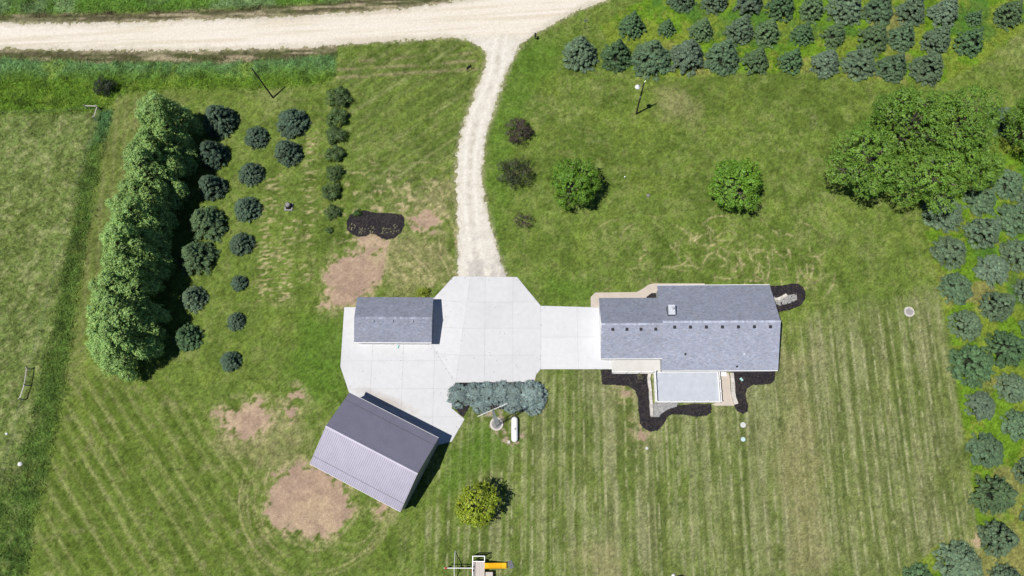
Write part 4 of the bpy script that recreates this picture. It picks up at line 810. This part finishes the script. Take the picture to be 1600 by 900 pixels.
row('spruce_lawncol', 'broad blue spruce, {} from the maples in the column edging the striped lawn', 'spruces of the eastern plantation', [SPR[0], SPR[5], SPR[1], SPR[5], SPR[3], SPR[2], SPR[1], SPR[4], SPR[5], SPR[0], SPR[3]], 1.0, 1.55)
row('spruce_midcol', 'broad blue spruce, {} from the maples in the second column east of the lawn', 'spruces of the eastern plantation', [SPR[1], SPR[0], SPR[2], SPR[5], SPR[3], SPR[0], SPR[1], SPR[5]], 1.0, 1.55)
row('spruce_edgecol', 'blue spruce partly out of the photo, {} from the maples in the third column', 'spruces of the eastern plantation', [SPR[0], SPR[1], SPR[5]], 1.0, 1.6)
row('spruce_under', 'spruce half hidden by the big maples, {} from the house side', 'spruces of the eastern plantation', [SPR[1], SPR[0]], 1.0, 1.6)
row('spruce_small', 'small round dark spruce, {} from the ditch in the line beside the tall trees', 'small spruces west of the drive', DSP, .85)
row('spruce_pair', 'wide dark spruce standing alone east of the line, {} from the ditch', 'small spruces west of the drive', DSP, .9)
row('spruce_big', 'shaded spruce against the tall trees, {} from the ditch', 'spruces shaded by the tall trees', [DSP[1], DSP[0], DSP[1], SPR[4], SPR[4], SPR[0], SPR[3]])
# low blue spruces of the hedge
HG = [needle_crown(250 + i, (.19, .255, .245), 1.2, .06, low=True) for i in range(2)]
for me in HG: me.materials.append(M['spruce'])
HL = ['beside the barn apron, at the west end', 'second from the west along the concrete', 'third from the west along the concrete', 'third from the east along the concrete', 'second from the east along the concrete', 'at the east end beside the lawn', 'on the south side near the mast', 'on the south side above the gas tank', 'at the south east corner of the hedge']
for i, (x, y, r) in enumerate(S['hedge']):
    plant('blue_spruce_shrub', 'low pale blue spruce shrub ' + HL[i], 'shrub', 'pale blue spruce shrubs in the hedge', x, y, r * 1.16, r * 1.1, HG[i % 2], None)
# broad leaved trees
def leafy(seed, r, zc, h, zlow, nclump, nleaf, leaf, tint, nlobe, lobe=.42, open_=0.0, limb=True, wd=.6, upright=0.0, tr=None, ball=1.35, plume=False):
    g = np.random.default_rng(seed); rv = h - zc; lob = []
    for i in range(nlobe):
        a = 2.4 * i + g.uniform(-.4, .4); t = (i + .5) / nlobe; cz = 1 - 1.75 * t; rr = math.sqrt(max(.02, 1 - cz * cz)) * g.uniform(.52, .72)
        lob.append((r * rr * math.cos(a), r * rr * math.sin(a), zc + (rv if cz > 0 else zc - zlow) * cz * .66, r * lobe * g.uniform(.62, 1.28)))
    lob.append((0, 0, zc, r * .5))
    if plume:
        lob = []
        for i in range(nlobe):
            t = (i + .5) / nlobe; a = 2.39996 * i + g.uniform(-.3, .3); q = .78 * r * math.sqrt(t) * g.uniform(.85, 1.1); top = h * (1 - .62 * t ** 1.4) * g.uniform(.86, 1.04); rd_ = r * lobe * g.uniform(.8, 1.25)
            lob.append((q * math.cos(a), q * math.sin(a), max(top - rd_ * (1 + upright), zlow + rd_), rd_))
    Lb = np.array(lob)
    u = g.normal(0, 1, (nclump * 3, 3)); u[:, 2] += .25; u /= np.linalg.norm(u, axis=1, keepdims=True); k = g.integers(0, len(Lb), len(u))
    vert = (1 + upright); P = Lb[k, :3] + u * Lb[k, 3:] * A(1, 1, .85 * vert) * g.uniform(.82, 1.06, (len(u), 1))
    d = np.linalg.norm((P[:, None] - Lb[None, :, :3]) / A(1, 1, .85 * vert), axis=2) / Lb[None, :, 3]; d[np.arange(len(P)), k] = 9
    ok = (d.min(1) > .82) & (P[:, 2] > zlow); P = P[ok][:nclump]; k = k[ok][:nclump]; u = u[ok][:nclump]; n = len(P)
    ltint = np.clip(g.normal(1, .10, len(Lb)), .75, 1.25)[k]; out = P - A(0, 0, zc); out /= np.linalg.norm(out, axis=1, keepdims=True)
    off = g.normal(0, 1, (n, nleaf, 3)); off[..., 2] = np.abs(off[..., 2]) * .85 + off[..., 2] * .15; off /= np.linalg.norm(off, axis=2, keepdims=True)
    cs = (leaf * ball * g.uniform(.55, 1.5, n))[:, None, None]; q_ = off * cs * g.uniform(.6, 1.1, (n, nleaf, 1)); q_[..., 2] *= .7; ax_ = out + g.normal(0, .45, out.shape); ax_ /= np.linalg.norm(ax_, axis=1, keepdims=True); q_ += ax_[:, None] * (q_ * ax_[:, None]).sum(2, keepdims=True) * .8
    Q = (P[:, None] + q_).reshape(-1, 3)
    N = (off * .55 + u[:, None] * .75 + A(0, 0, .40) + g.normal(0, .42, off.shape)).reshape(-1, 3); D = (off + out[:, None] * .6 + g.normal(0, .4, off.shape)).reshape(-1, 3)
    V, Fk = kites(Q, N, D, leaf * g.uniform(.7, 1.4, len(Q)), leaf * wd * g.uniform(.7, 1.3, len(Q)))
    c = np.repeat(A(*tint) * (ltint * np.clip(g.normal(1, .14, n), .65, 1.4))[:, None], nleaf, 0) * g.uniform(.6, 1.45, (n * nleaf, 1)); c *= A(1, 1, 1) + A(.16, .03, -.05) * g.normal(0, .8, (len(c), 1))
    cr = fmesh('crown', V, Fk, np.repeat(np.clip(c, .004, 1), 4, 0)); cr.materials.append(M['leaf'])
    mb = MB(); tr = tr or .035 * h; mb.tube([(0, 0, -.05), (.03 * r, 0, zlow * .6), (0, .03 * r, zc), (0, 0, zc + rv * .6)], [tr * 1.25, tr, tr * .6, tr * .12], 8)
    if limb:
        for x, y, z, q in lob[:-1]: mb.tube([(0, 0, max(zlow * .7, z * .5)), (x * .5, y * .5, max(zlow, z * .8)), (x * 1.0, y * 1.0, z), (x * 1.3, y * 1.3, z + q * .5)], [tr * .5, tr * .34, tr * .2, tr * .05], 5)
        for i in g.integers(0, n, min(n, 45)):
            p = P[i]; q = Lb[k[i]]; mb.tube([q[:3] * A(.8, .8, .95), (q[:3] + p) / 2 - A(0, 0, .1), p], [tr * .14, tr * .09, tr * .03], 4)
    tm = bpy.data.meshes.new('trunk'); tm.from_pydata(mb.v, [], mb.f); tm.update(); tm.materials.append(M['bark']); return cr, tm
MAP = (.134, .252, .032)
BIG = [leafy(300 + i, 6.3, 7.3, 13.2, 2.6, 1900, 14, .25, MAP, 20, .31, ball=.95, wd=.45) for i in range(3)]
ML = ['large green maple, westernmost of the clump', 'tallest green maple at the north of the clump', 'large green maple at the north east of the clump', 'green maple at the south of the clump above a spruce', 'smaller green maple at the east edge of the clump']
for i, (x, y, r, zc, h) in enumerate(S['maples']): plant('maple_tree', ML[i], 'maple', 'maples of the big clump', x, y, r / 6.3, h / 13.2, BIG[i % 3][0], BIG[i % 3][1])
x, y, r, zc, h = S['edge_tree']; plant('maple_tree', 'dark green maple cut by the eastern edge of the photo', 'maple', 'maples of the big clump', x, y, r / 6.3, h / 13.2, BIG[1][0], BIG[1][1])
RND = [leafy(320 + i, 4.2, 3.9, 7.7, .9, 850, 16, .24, (.130, .265, .024), 18, .35, ball=1.0) for i in range(2)]
x, y, r, zc, h = S['maple_near']; plant('maple_tree', 'round bright green tree nearer to the gravel driveway', 'tree', None, x, y, r / 4.2, h / 7.7, *RND[0])
x, y, r, zc, h = S['maple_far']; plant('maple_tree', 'oval bright green tree north of the house roof', 'tree', None, x, y, r / 4.2, h / 7.7, *RND[1])
x, y, r, zc, h = S['round_tree']; q = leafy(340, r, zc, h, 1.7, 520, 12, .25, (.24, .31, .022), 17, .36, wd=.75, ball=1.0); plant('young_tree', 'round yellow green tree alone on the south lawn', 'tree', None, x, y, 1, 1, *q)
PTX = ['reddish brown leaved shrub nearest the road by the drive', 'wide dark olive shrub between the two brown shrubs', 'sparse small brown shrub nearest the concrete']
for i, ((x, y, r, zc, h), tint, dn, n_) in enumerate(zip(S['purple'], [(.070, .052, .044), (.050, .062, .026), (.085, .065, .056)], (330, 420, 95), (13, 13, 8))):
    q = leafy(350 + i, r * 1.05, zc, h, .25, dn, n_, .17, tint, 9, .40, wd=.5, tr=.09); plant('shrub', PTX[i], 'shrub', None, x, y, 1, 1, *q)
SHR = [leafy(370 + i, 1.6, .85, 1.75, .1, 260, 18, .15, (.080, .135, .042), 11, .36, tr=.06, ball=1.1) for i in range(2)]
for i, (x, y, r, h) in enumerate(S['shrub_row']):
    plant('shrub', ('dark leafy shrub, {} from the ditch in the row beside the flower bed' if i < 7 else 'tiny dark shrub ending the row beside the flower bed').format(ORD[i]), 'shrub', 'leafy shrubs in the row', x, y, r / 1.6 * 1.03, max(h, r) / 1.75, *SHR[i % 2])
x, y, r, zc, h = S['ditch_bush']; q = leafy(380, r, zc, h, .2, 260, 12, .17, (.028, .042, .022), 7, .45, tr=.07); plant('bush', 'dark bush in the green ditch by the fence corner', 'bush', None, x, y, 1, 1, *q)
x, y = S['bed_bush']; q = leafy(381, .62, .4, .9, .05, 90, 10, .12, (.07, .14, .03), 5, .5, tr=.03, limb=False); plant('bush', 'small green bush at the edge of the mulch flower bed', 'bush', None, x, y, 1, 1, *q)
x, y = S['yellow_bush']; q = leafy(382, .95, .6, 1.4, .05, 120, 10, .15, (.20, .26, .02), 5, .5, tr=.04, limb=False); plant('bush', 'yellow green bush behind the corner of the garage', 'bush', None, x, y + .25, 1, 1, *q)
POP = [leafy(400 + i, 5.2, 7.0, 14.6, 1.0, 2500, 13, .27, (.225, .365, .100), 34, .19, upright=2.1, wd=.5, ball=1.0, plume=True) for i in range(4)]
for i in range(10):
    t = i / 9; x, y = S['poplars'][i]
    plant('tall_tree', 'pale green tall tree, {} from the ditch in the dense western row'.format(ORD[i]), 'tree', 'tall trees of the western row', x + random.uniform(-.5, .5), y, (.92, .86, .98, .82, .95, 1.02, .86, 1.0, 1.06, .98)[i], (.98, .9, 1.02, .88, .97, 1.03, .9, 1.0, .96, .88)[i], *POP[i % 4], rot=i * 1.9)
# small plants on the mulch
def tuft(name, label, x, y, n, r, h, m, tint, group=None, parts=True):
    g = np.random.default_rng(int(x * 100) % 999 + 5); t = thing(name, label, 'plant', (x, y, .05), group); a = g.uniform(0, 6.28, n); rr = r * np.sqrt(g.random(n)); px, py = rr * np.cos(a), rr * np.sin(a)
    P = np.stack([px, py, .08 + h * .6 * g.random(n)], 1); V, Fk = kites(P, np.stack([px * .5, py * .5, np.ones(n) * r], 1) + g.normal(0, .15, (n, 3)), np.stack([px, py, np.ones(n) * .1], 1), .22, .07)
    link('foliage', fmesh('foliage', V, Fk, np.ones((len(V), 3)) * A(*tint)), M['leaf'], t)
    if m is not None:
        k = n // 2; P = P[:k] + A(0, 0, h * .3); V, Fk = kites(P, A(0, 0, 1) + g.normal(0, .3, (k, 3)), g.normal(0, 1, (k, 3)), .17, .15); link('flowers', fmesh('flowers', V, Fk), m, t)
FLB = ['westernmost', 'second from the west', 'middle', 'second from the east', 'easternmost']
for i, (x, y) in enumerate(S['flower_clumps']): tuft('flower_clump', 'pale yellow flower clump, ' + FLB[i] + ' on the kidney shaped mulch bed', x, y, 26, .62 if i != 4 else .85, .3, M['petals'], (.12, .15, .06), 'flower clumps on the mulch bed')
tuft('leafy_plant', 'single spiky pale plant on the mulch beside the deck', *S['bed_plant'], 30, .5, .5, None, (.24, .24, .11))

g = np.random.default_rng(77); P = []
for q, n_ in ((S['pours'][0], 60), (S['pours'][1], 45), (S['pours'][2], 25), (S['pours'][3], 75)):
    Q = np.array(q)
    for i in range(n_):
        if i % 3: k = g.integers(0, len(Q)); p = Q[k] + (Q[(k + 1) % len(Q)] - Q[k]) * g.random(); p = p + (Q.mean(0) - p) * g.uniform(0, .05)
        else: p = Q[g.integers(0, len(Q))] * .4 + Q.mean(0) * .6 + g.normal(0, 2, 2)
        P.append((*p, .09))
P = np.array(P); V, Fk = kites(P, A(0, 0, 1) + g.normal(0, .25, P.shape), g.normal(0, 1, P.shape), g.uniform(.08, .24, len(P)), g.uniform(.05, .12, len(P)))
tag(link('grass_clippings', fmesh('grass_clippings', V, Fk, np.repeat(A(.10, .095, .05) * g.uniform(.4, 1.4, (len(P), 1)), 4, 0)), M['leaf']), 'dry clippings and leaf litter on the concrete', 'litter', kind='stuff')

# ------------------------------------------------------------------ fences
def fence(label, pts, braced, post_h=1.3, step=None):
    t = thing('wire_fence', label, 'fence', (*pts[0], 0))
    for i, (x, y) in enumerate(pts):
        mb = MB(); w_ = i in braced
        mb.tube([(x, y, -.1), (x, y, 1.45 if w_ else post_h)], .09 if w_ else .045, 7); mb.build('post', M['wood'] if w_ else M['dark_metal'], t)
    for z in (.4, .75, 1.1):
        mb = MB()
        for a, b in zip(pts[:-1], pts[1:]): mb.tube([(*a, z), (*b, z)], .006, 3, False)
        mb.build('wire', M['steel'], t)
    return t
def brace(t, a, b, z=1.15):
    mb = MB(); mb.tube([(*a, z), (*b, z)], .085, 7); mb.build('brace_rail', M['stone'], t)
fw = [tuple(p) for p in S['fence_w']]; f1 = fence('wire fence with dark posts down the west field edge', fw, (0, 1, 8, 9, 10))
brace(f1, fw[0], fw[1]); brace(f1, fw[8], fw[9]); brace(f1, fw[9], fw[10])
fn = [(fw[0][0] - .2, fw[0][1] + .12)] + [tuple(p) for p in S['fence_n'][1:]]; f2 = fence('wire fence with a pale rail along the ditch', fn, (0, 1)); brace(f2, fn[0], fn[1])

# ------------------------------------------------------------------ poles, signs, mast, tank
x, y, x1, y1, h = S['utility_pole']; t = thing('utility_pole', 'plain dark utility pole leaning over the ditch', 'pole', (x, y, 0))
mb = MB(); mb.tube([(x, y, -.3), (x1, y1, h)], [.16, .11], 10); mb.build('pole', M['pole'], t); mb = MB(); mb.tube([(x1, y1, h), (x1, y1, h + .03)], [.13, .10], 10); mb.build('pole_cap', M['dark_metal'], t)
x, y, x1, y1, h = S['yard_light']; t = thing('yard_light', 'tall dark pole with a white barn light on the lawn', 'light pole', (x, y, 0))
mb = MB(); mb.tube([(x, y, -.3), (x1, y1, h)], [.15, .10], 10); mb.build('pole', M['pole'], t); la = (x1 - .12, y1, h - .5)
lx, ly = x1 - .95, y1 - .35
mb = MB(); mb.tube([(x1, y1, h - .8), (x1 - .4, y1 - .1, h - .45), (lx, ly, h - .5)], [.035, .035, .03], 6); mb.build('lamp_arm', M['steel'], t)
mb = MB(); mb.tube([(lx, ly, h - .25), (lx, ly, h - .5), (lx, ly, h - .62), (lx, ly, h - .85)], [.12, .17, .42, .40], 16); mb.build('lamp_shade', M['tank'], t, True)
mb = MB(); mb.tube([(x1, y1, h - .1), (x1 + .25, y1 + .3, h + .1)], .03, 6); mb.build('wire_bracket', M['steel'], t)
mb = MB(); mb.box(x1 - .16, x1 - .06, y1 - .3, y1 - .1, h * .55, h * .55 + .35); mb.build('meter_box', M['steel'], t)
x, y, x1, y1, h = S['road_sign']; h = 2.9; t = thing('road_sign', 'thin sign post with a small plate by the gravel road', 'sign', (x, y, 0))
mb = MB(); mb.beam((x, y, -.2), (x + .1, y - .1, h), .07, .05); mb.build('post', M['dark_metal'], t)
mb = MB(); q = [(math.cos(rad(22.5 + 45 * k)) * .36, math.sin(rad(22.5 + 45 * k)) * .36) for k in range(8)]
mb.add([(x + .1 + p, y - .13, h - .35 + z) for p, z in q] + [(x + .1 + p, y - .15, h - .35 + z) for p, z in q], [tuple(range(8)), tuple(range(15, 7, -1))] + [(i, (i + 1) % 8, 8 + (i + 1) % 8, 8 + i) for i in range(8)]); mb.build('sign_plate', M['steel'], t)
x, y = S['mailbox']; t = thing('mailbox', 'dark mailbox on a post at the drive mouth', 'mailbox', (x, y, 0))
mb = MB(); mb.beam((x, y, -.2), (x, y, 1.05), .12); mb.build('post', M['pole'], t); q = [(-.16, 0), (.16, 0), (.16, .22), (.10, .33), (0, .37), (-.10, .33), (-.16, .22)]
mb = MB(); mb.add([(x + a, y - .35, 1.07 + z) for a, z in q] + [(x + a, y + .30, 1.07 + z) for a, z in q], [tuple(range(7)), tuple(range(13, 6, -1))] + [(i, (i + 1) % 7, 7 + (i + 1) % 7, 7 + i) for i in range(7)]); b_ = mb.build('box', M['dark_metal'], t)
mb = MB(); mb.box(x + .165, x + .18, y - .1, y, 1.2, 1.5); mb.build('flag', M['red'], t)
mb = MB(); mb.box(x + .45, x + .52, y - .06, y + .02, -.1, .8); solid('marker_stake', 'short dark stake beside the mailbox', 'stake', mb, M['pole'], (x + .48, y, 0))
x, y = S['panel_sign']; t = thing('yard_sign', 'dark panel sign on two legs beside the drive', 'sign', (x, y, 0))
for s in (0, 1):
    mb = MB(); mb.beam((x + .75 * s, y + .55 * s, -.2), (x + .75 * s, y + .55 * s, 1.5), .07); mb.build('leg', M['pole'], t)
mb = MB(); mb.beam((x - .02, y - .015, 1.05), (x + .77, y + .565, 1.05), .04, .8); mb.build('panel', M['dark_metal'], t)
# lattice mast with a long aerial boom
x, y = S['tower']; t = thing('antenna_mast', 'grey lattice mast with a long white aerial boom', 'mast', (x, y, 0)); TH = 15.0
mb = MB(); mb.tube([(x, y, -.1), (x, y, .32)], 1.0, 28); mb.build('footing', M['stone'], t); mb = MB(); mb.tube([(x, y, .3), (x, y, .36)], .72, 24); mb.build('footing_cap', M['grey_stone'], t)
leg = lambda k, z: (x + (.34 * (1 - z / TH) + .13) * math.cos(rad(120 * k + 20)), y + (.34 * (1 - z / TH) + .13) * math.sin(rad(120 * k + 20)), z)
for k in range(3): mb = MB(); mb.tube([leg(k, .3), leg(k, TH - 1)], .03, 6); mb.build('leg', M['steel'], t)
mb = MB(); zz = .6; i = 0
while zz < TH - 1.4:
    for k in range(3): mb.tube([leg(k, zz), leg((k + 1) % 3, zz + .75)], .016, 4, False); mb.tube([leg(k, zz), leg((k + 1) % 3, zz)], .016, 4, False)
    zz += .75
mb.build('lattice', M['steel'], t); mb = MB(); mb.tube([(x, y, TH - 1.6), (x, y, TH + .3)], .03, 6); mb.build('top_tube', M['steel'], t)
b0, b1 = S['boom'][0], S['boom'][1]; mb = MB(); mb.beam((x - 1.95, y - .85, TH - .25), (x + 1.95, y + .85, TH - .25), .075); bm = mb.build('boom', M['white'], t)
for i in range(7):
    q = -.4 + i * .16; cx_, cy_ = x + 1.95 * q, y + .85 * q; ln = .75 - .05 * i; mb = MB(); mb.tube([(cx_ + .4 * ln, cy_ - .92 * ln, TH - .18), (cx_ - .4 * ln, cy_ + .92 * ln, TH - .18)], .012, 4); mb.build('element', M['steel'], bm)
for k in range(2): mb = MB(); mb.tube([leg(k, 3.0 + k), (x - 1.0 + .45 * k, y + .1, 8.5 + k)], .018, 5); mb.build('strut', M['white'], t)
(ax, ay), (bx, by) = S['tank']; t = thing('gas_tank', 'white cylindrical gas tank lying on the grass', 'tank', (ax, (ay + by) / 2, 0)); R0 = .5; ya, yb = ay + .35, by - .35
pts = []; rs = []
for k in range(7): a = math.pi / 2 * k / 6; pts.append((ax, ya + R0 * math.cos(a), .62)); rs.append(max(.02, R0 * math.sin(a)))
for k in range(7): a = math.pi / 2 * k / 6; pts.append((ax, yb - R0 * math.sin(a) - .001, .62)); rs.append(max(.02, R0 * math.cos(a)))
mb = MB(); mb.tube(pts, rs, 20); mb.build('tank_shell', M['tank'], t, True)
mb = MB(); mb.tube([(ax + .02, (ya + yb) / 2, 1.08), (ax + .02, (ya + yb) / 2, 1.22), (ax + .02, (ya + yb) / 2, 1.28)], [.2, .19, .08], 14); mb.build('valve_dome', M['stone'], t)
for s in (.25, .75): yy = yb + (ya - yb) * s; mb = MB(); mb.box(ax - .4, ax + .4, yy - .12, yy + .12, -.05, .3); mb.build('saddle', M['grey_stone'], t)
x, y = S['block_by_tank']; mb = MB(); mb.box(x - .2, x + .2, y - .2, y + .22, -.02, .25); mb.box(x - .15, x + .15, y - .14, y + .16, .252, .29); solid('concrete_block', 'small pale concrete block south of the gas tank', 'block', mb, M['stone'], (x, y, 0))

# ------------------------------------------------------------------ playset at the bottom edge
t = thing('playset', 'play tower with yellow slide and white swing beam', 'playset', (-6.95, -5.0, 0)); (ax, ay), (bx, by) = S['playset']['beam']; PX0, PX1, PY0, PY1 = -7.78, -6.12, -6.9, -3.35
mb = MB(); mb.tube([(ax, ay, 2.35), (PX0, by, 2.35)], .07, 8); mb.build('swing_beam', M['white'], t)
for s, yy in ((0, -2.75), (1, -7.2)): mb = MB(); mb.tube([(-10.35, -4.93, 2.4), (-10.45, yy, 0)], .06, 8); mb.build('leg', M['white'], t)
mb = MB(); mb.tube([(-10.42, -3.6, .9), (-10.42, -6.3, .9)], .035, 6); mb.build('cross_bar', M['white'], t)
for px, py in ((-11.3, 0), (-9.6, 0), (-8.7, 0)):
    mb = MB(); mb.box(px - .24, px + .24, -5.03, -4.83, .5, .54); sw_ = mb.build('swing_seat', M['black'], t)
    mb = MB(); [mb.tube([(px + s * .22, -4.93, .54), (px + s * .22, -4.93, 2.3)], .012, 4) for s in (-1, 1)]; mb.build('chain', M['dark_metal'], sw_)
n = 7
for i in range(n):
    x0 = PX0 + (PX1 - PX0) * i / n; mb = MB(); mb.box(x0, x0 + (PX1 - PX0) / n - .012, -6.9, -4.05, 1.45, 1.5); mb.build('floor_board', M['play_deck'], t)
for px in (PX0, PX1):
    for py in (PY0, -4.05, PY1): mb = MB(); mb.beam((px, py, 0), (px, py, 2.45), .09); mb.build('post', M['steel'], t)
for p, q in (((PX0, PY1), (PX1, PY1)), ((PX0, PY0), (PX0, PY1)), ((PX1, -4.05), (PX1, PY1)), ((PX0, -4.05), (PX1, -4.05))):
    for z in ((2.35, 1.85) if p[1] != -4.05 or q[1] != -4.05 else (2.35,)): mb = MB(); mb.beam((*p, z), (*q, z), .07, .06); mb.build('rail', M['steel'], t)
mb = MB()
for k in range(5): z = .3 + .28 * k; mb.tube([(PX0, PY1 - .05, z), (PX1, PY1 - .05, z)], .03, 6)
mb.build('ladder', M['dark_metal'], t)
mb = MB(); S0 = [(-6.15, 1.5), (-5.6, 1.38), (-4.6, .9), (-3.7, .5), (-3.1, .42)]
for (xa, za), (xb, zb) in zip(S0[:-1], S0[1:]):
    mb.hexa([(xa, -5.0, za - .04), (xb, -5.0, zb - .04), (xb, -4.35, zb - .04), (xa, -4.35, za - .04)], [(xa, -5.0, za), (xb, -5.0, zb), (xb, -4.35, zb), (xa, -4.35, za)])
    for yy in (-5.06, -4.35): mb.hexa([(xa, yy, za - .06), (xb, yy, zb - .06), (xb, yy + .06, zb - .06), (xa, yy + .06, za - .06)], [(xa, yy, za + .2), (xb, yy, zb + .2), (xb, yy + .06, zb + .2), (xa, yy + .06, za + .2)])
mb.build('slide', M['yellow'], t)
mb = MB(); mb.tube([(-7.85, -5.35, 1.7), (-7.85, -5.35, 2.0)], .12, 10); mb.build('toy_wheel', M['red'], t)
mb = MB(); mb.tube([(ax + .1, ay, 2.36), (ax + .45, ay, 2.36)], .1, 8); mb.build('end_cap', M['red'], t)
mb = MB(); mb.box(-6.05, -5.0, -6.4, -5.5, 1.1, 1.16); mb.build('side_shelf', M['play_deck'], t)
mb = MB(); mb.prism([tuple(p) for p in S['playset']['mat']], .02, .09); solid('rubber_mat', 'grey rubber mat at the foot of the yellow slide', 'mat', mb, M['grey_mat'], (-2.5, -4.5, .02))

# ------------------------------------------------------------------ small things on the lawn
x, y = S['round_mat']; mb = MB(); mb.tube([(x, y, -.02), (x, y, .5), (x, y, .52)], [1.35, 1.35, 1.3], 32); solid('stock_tank', 'round black tub cut by the bottom edge of the photo', 'tub', mb, M['black'], (x, y, 0))
x, y = S['pale_thing']; mb = MB(); mb.tube([(x, y, -.02), (x, y, .22), (x + .05, y, .34)], [.3, .26, .1], 7); solid('pale_rock', 'pale rock beside the black tub', 'rock', mb, M['tank'], (x, y, 0))
for (x, y), r, m, lb in zip(S['lids'], (.42, .34, .22), ('pale_lid', 'pale_blue', 'pale_lid'), ('grey round septic lid nearer to the house', 'pale blue round septic lid farther from the house', 'small pale lid on the lawn below the mulch curve')):
    mb = MB(); mb.tube([(x, y, -.03), (x, y, .10), (x, y, .14)], [r, r, r * .9], 20); mb.tube([(x, y, .12), (x, y, .19)], [.06, .05], 8); solid('septic_lid', lb, 'lid', mb, M[m], (x, y, 0))
x, y = S['fire_ring']; t = thing('fire_ring', 'round fire pit ringed with pale stones on the lawn', 'fire pit', (x, y, 0))
for k in range(14):
    a = 6.283 * k / 14; mb = MB(); c_, s_ = math.cos(a), math.sin(a); F_ = Frame(x + .68 * c_, y + .68 * s_, math.degrees(a)); mb.box(-.13, .13, -.135, .135, -.03, .2 + random.uniform(-.02, .02), F_); mb.build('stone', M['stone'], t)
mb = MB(); mb.tube([(x, y, -.02), (x, y, .06)], .57, 20); mb.build('ash_bed', M['grey_stone'], t)
x, y = S['well']; t = thing('well_head', 'round grey well head on a square block base', 'well', (x, y, 0))
for k in range(4):
    F_ = Frame(x, y - .12, 90 * k); mb = MB(); mb.box(-.66, .38, .4, .66, -.02, .2, F_); mb.build('block', M['grey_stone'], t)
mb = MB(); mb.tube([(x, y, -.02), (x, y, .75)], .5, 20); mb.build('casing', M['black'], t); mb = MB(); mb.tube([(x, y, .76), (x, y, .95), (x, y, 1.0)], [.40, .38, .3], 18); mb.build('lid', M['grey_stone'], t)
x, y = S['white_rock']; mb = MB(); mb.tube([(x, y, -.02), (x + .02, y, .25), (x + .06, y + .05, .42)], [.36, .34, .14], 8); solid('white_rock', 'white rock in the grass beside the west fence', 'rock', mb, M['tank'], (x, y, 0))
x, y = S['small_rock']; mb = MB(); mb.tube([(x, y, -.02), (x, y + .02, .18), (x + .03, y, .26)], [.2, .18, .08], 7); solid('white_rock', 'small white rock by the western photo edge', 'rock', mb, M['tank'], (x, y, 0))
x, y = S['lawn_rock']; mb = MB(); mb.tube([(x, y, -.02), (x, y + .03, .2), (x + .04, y, .3)], [.3, .26, .1], 7); solid('grey_rock', 'small grey rock on the open lawn between the two round trees', 'rock', mb, M['grey_stone'], (x, y, 0))
x, y = S['lawn_marker']; mb = MB(); mb.tube([(x, y, -.1), (x, y, .35)], .07, 8); mb.tube([(x, y, .352), (x, y, .4)], .11, 8); solid('pipe_marker', 'short white pipe standing on the lawn east of the near round tree', 'pipe', mb, M['white'], (x, y, 0))
x, y = S['green_lid']; mb = MB(); mb.box(x - .1, x + .1, y - .22, y + .22, .082, .3); mb.box(x - .14, x + .14, y + .1, y + .26, .302, .34); solid('storage_bin', 'small green bin on the concrete before the garage', 'bin', mb, M['teal'], (x, y, .082))
x, y = S['patio_lid']; mb = MB(); mb.beam((x - .16, y + .2, .16), (x + .16, y - .22, .16), .32, .1); solid('valve_cover', 'pale teal cover lying on the east mulch bed', 'cover', mb, M['teal'], (x, y, .1))
print('objects', len(bpy.data.objects), 'tris', sum(len(m.loops) - 2 * len(m.polygons) for m in bpy.data.meshes))
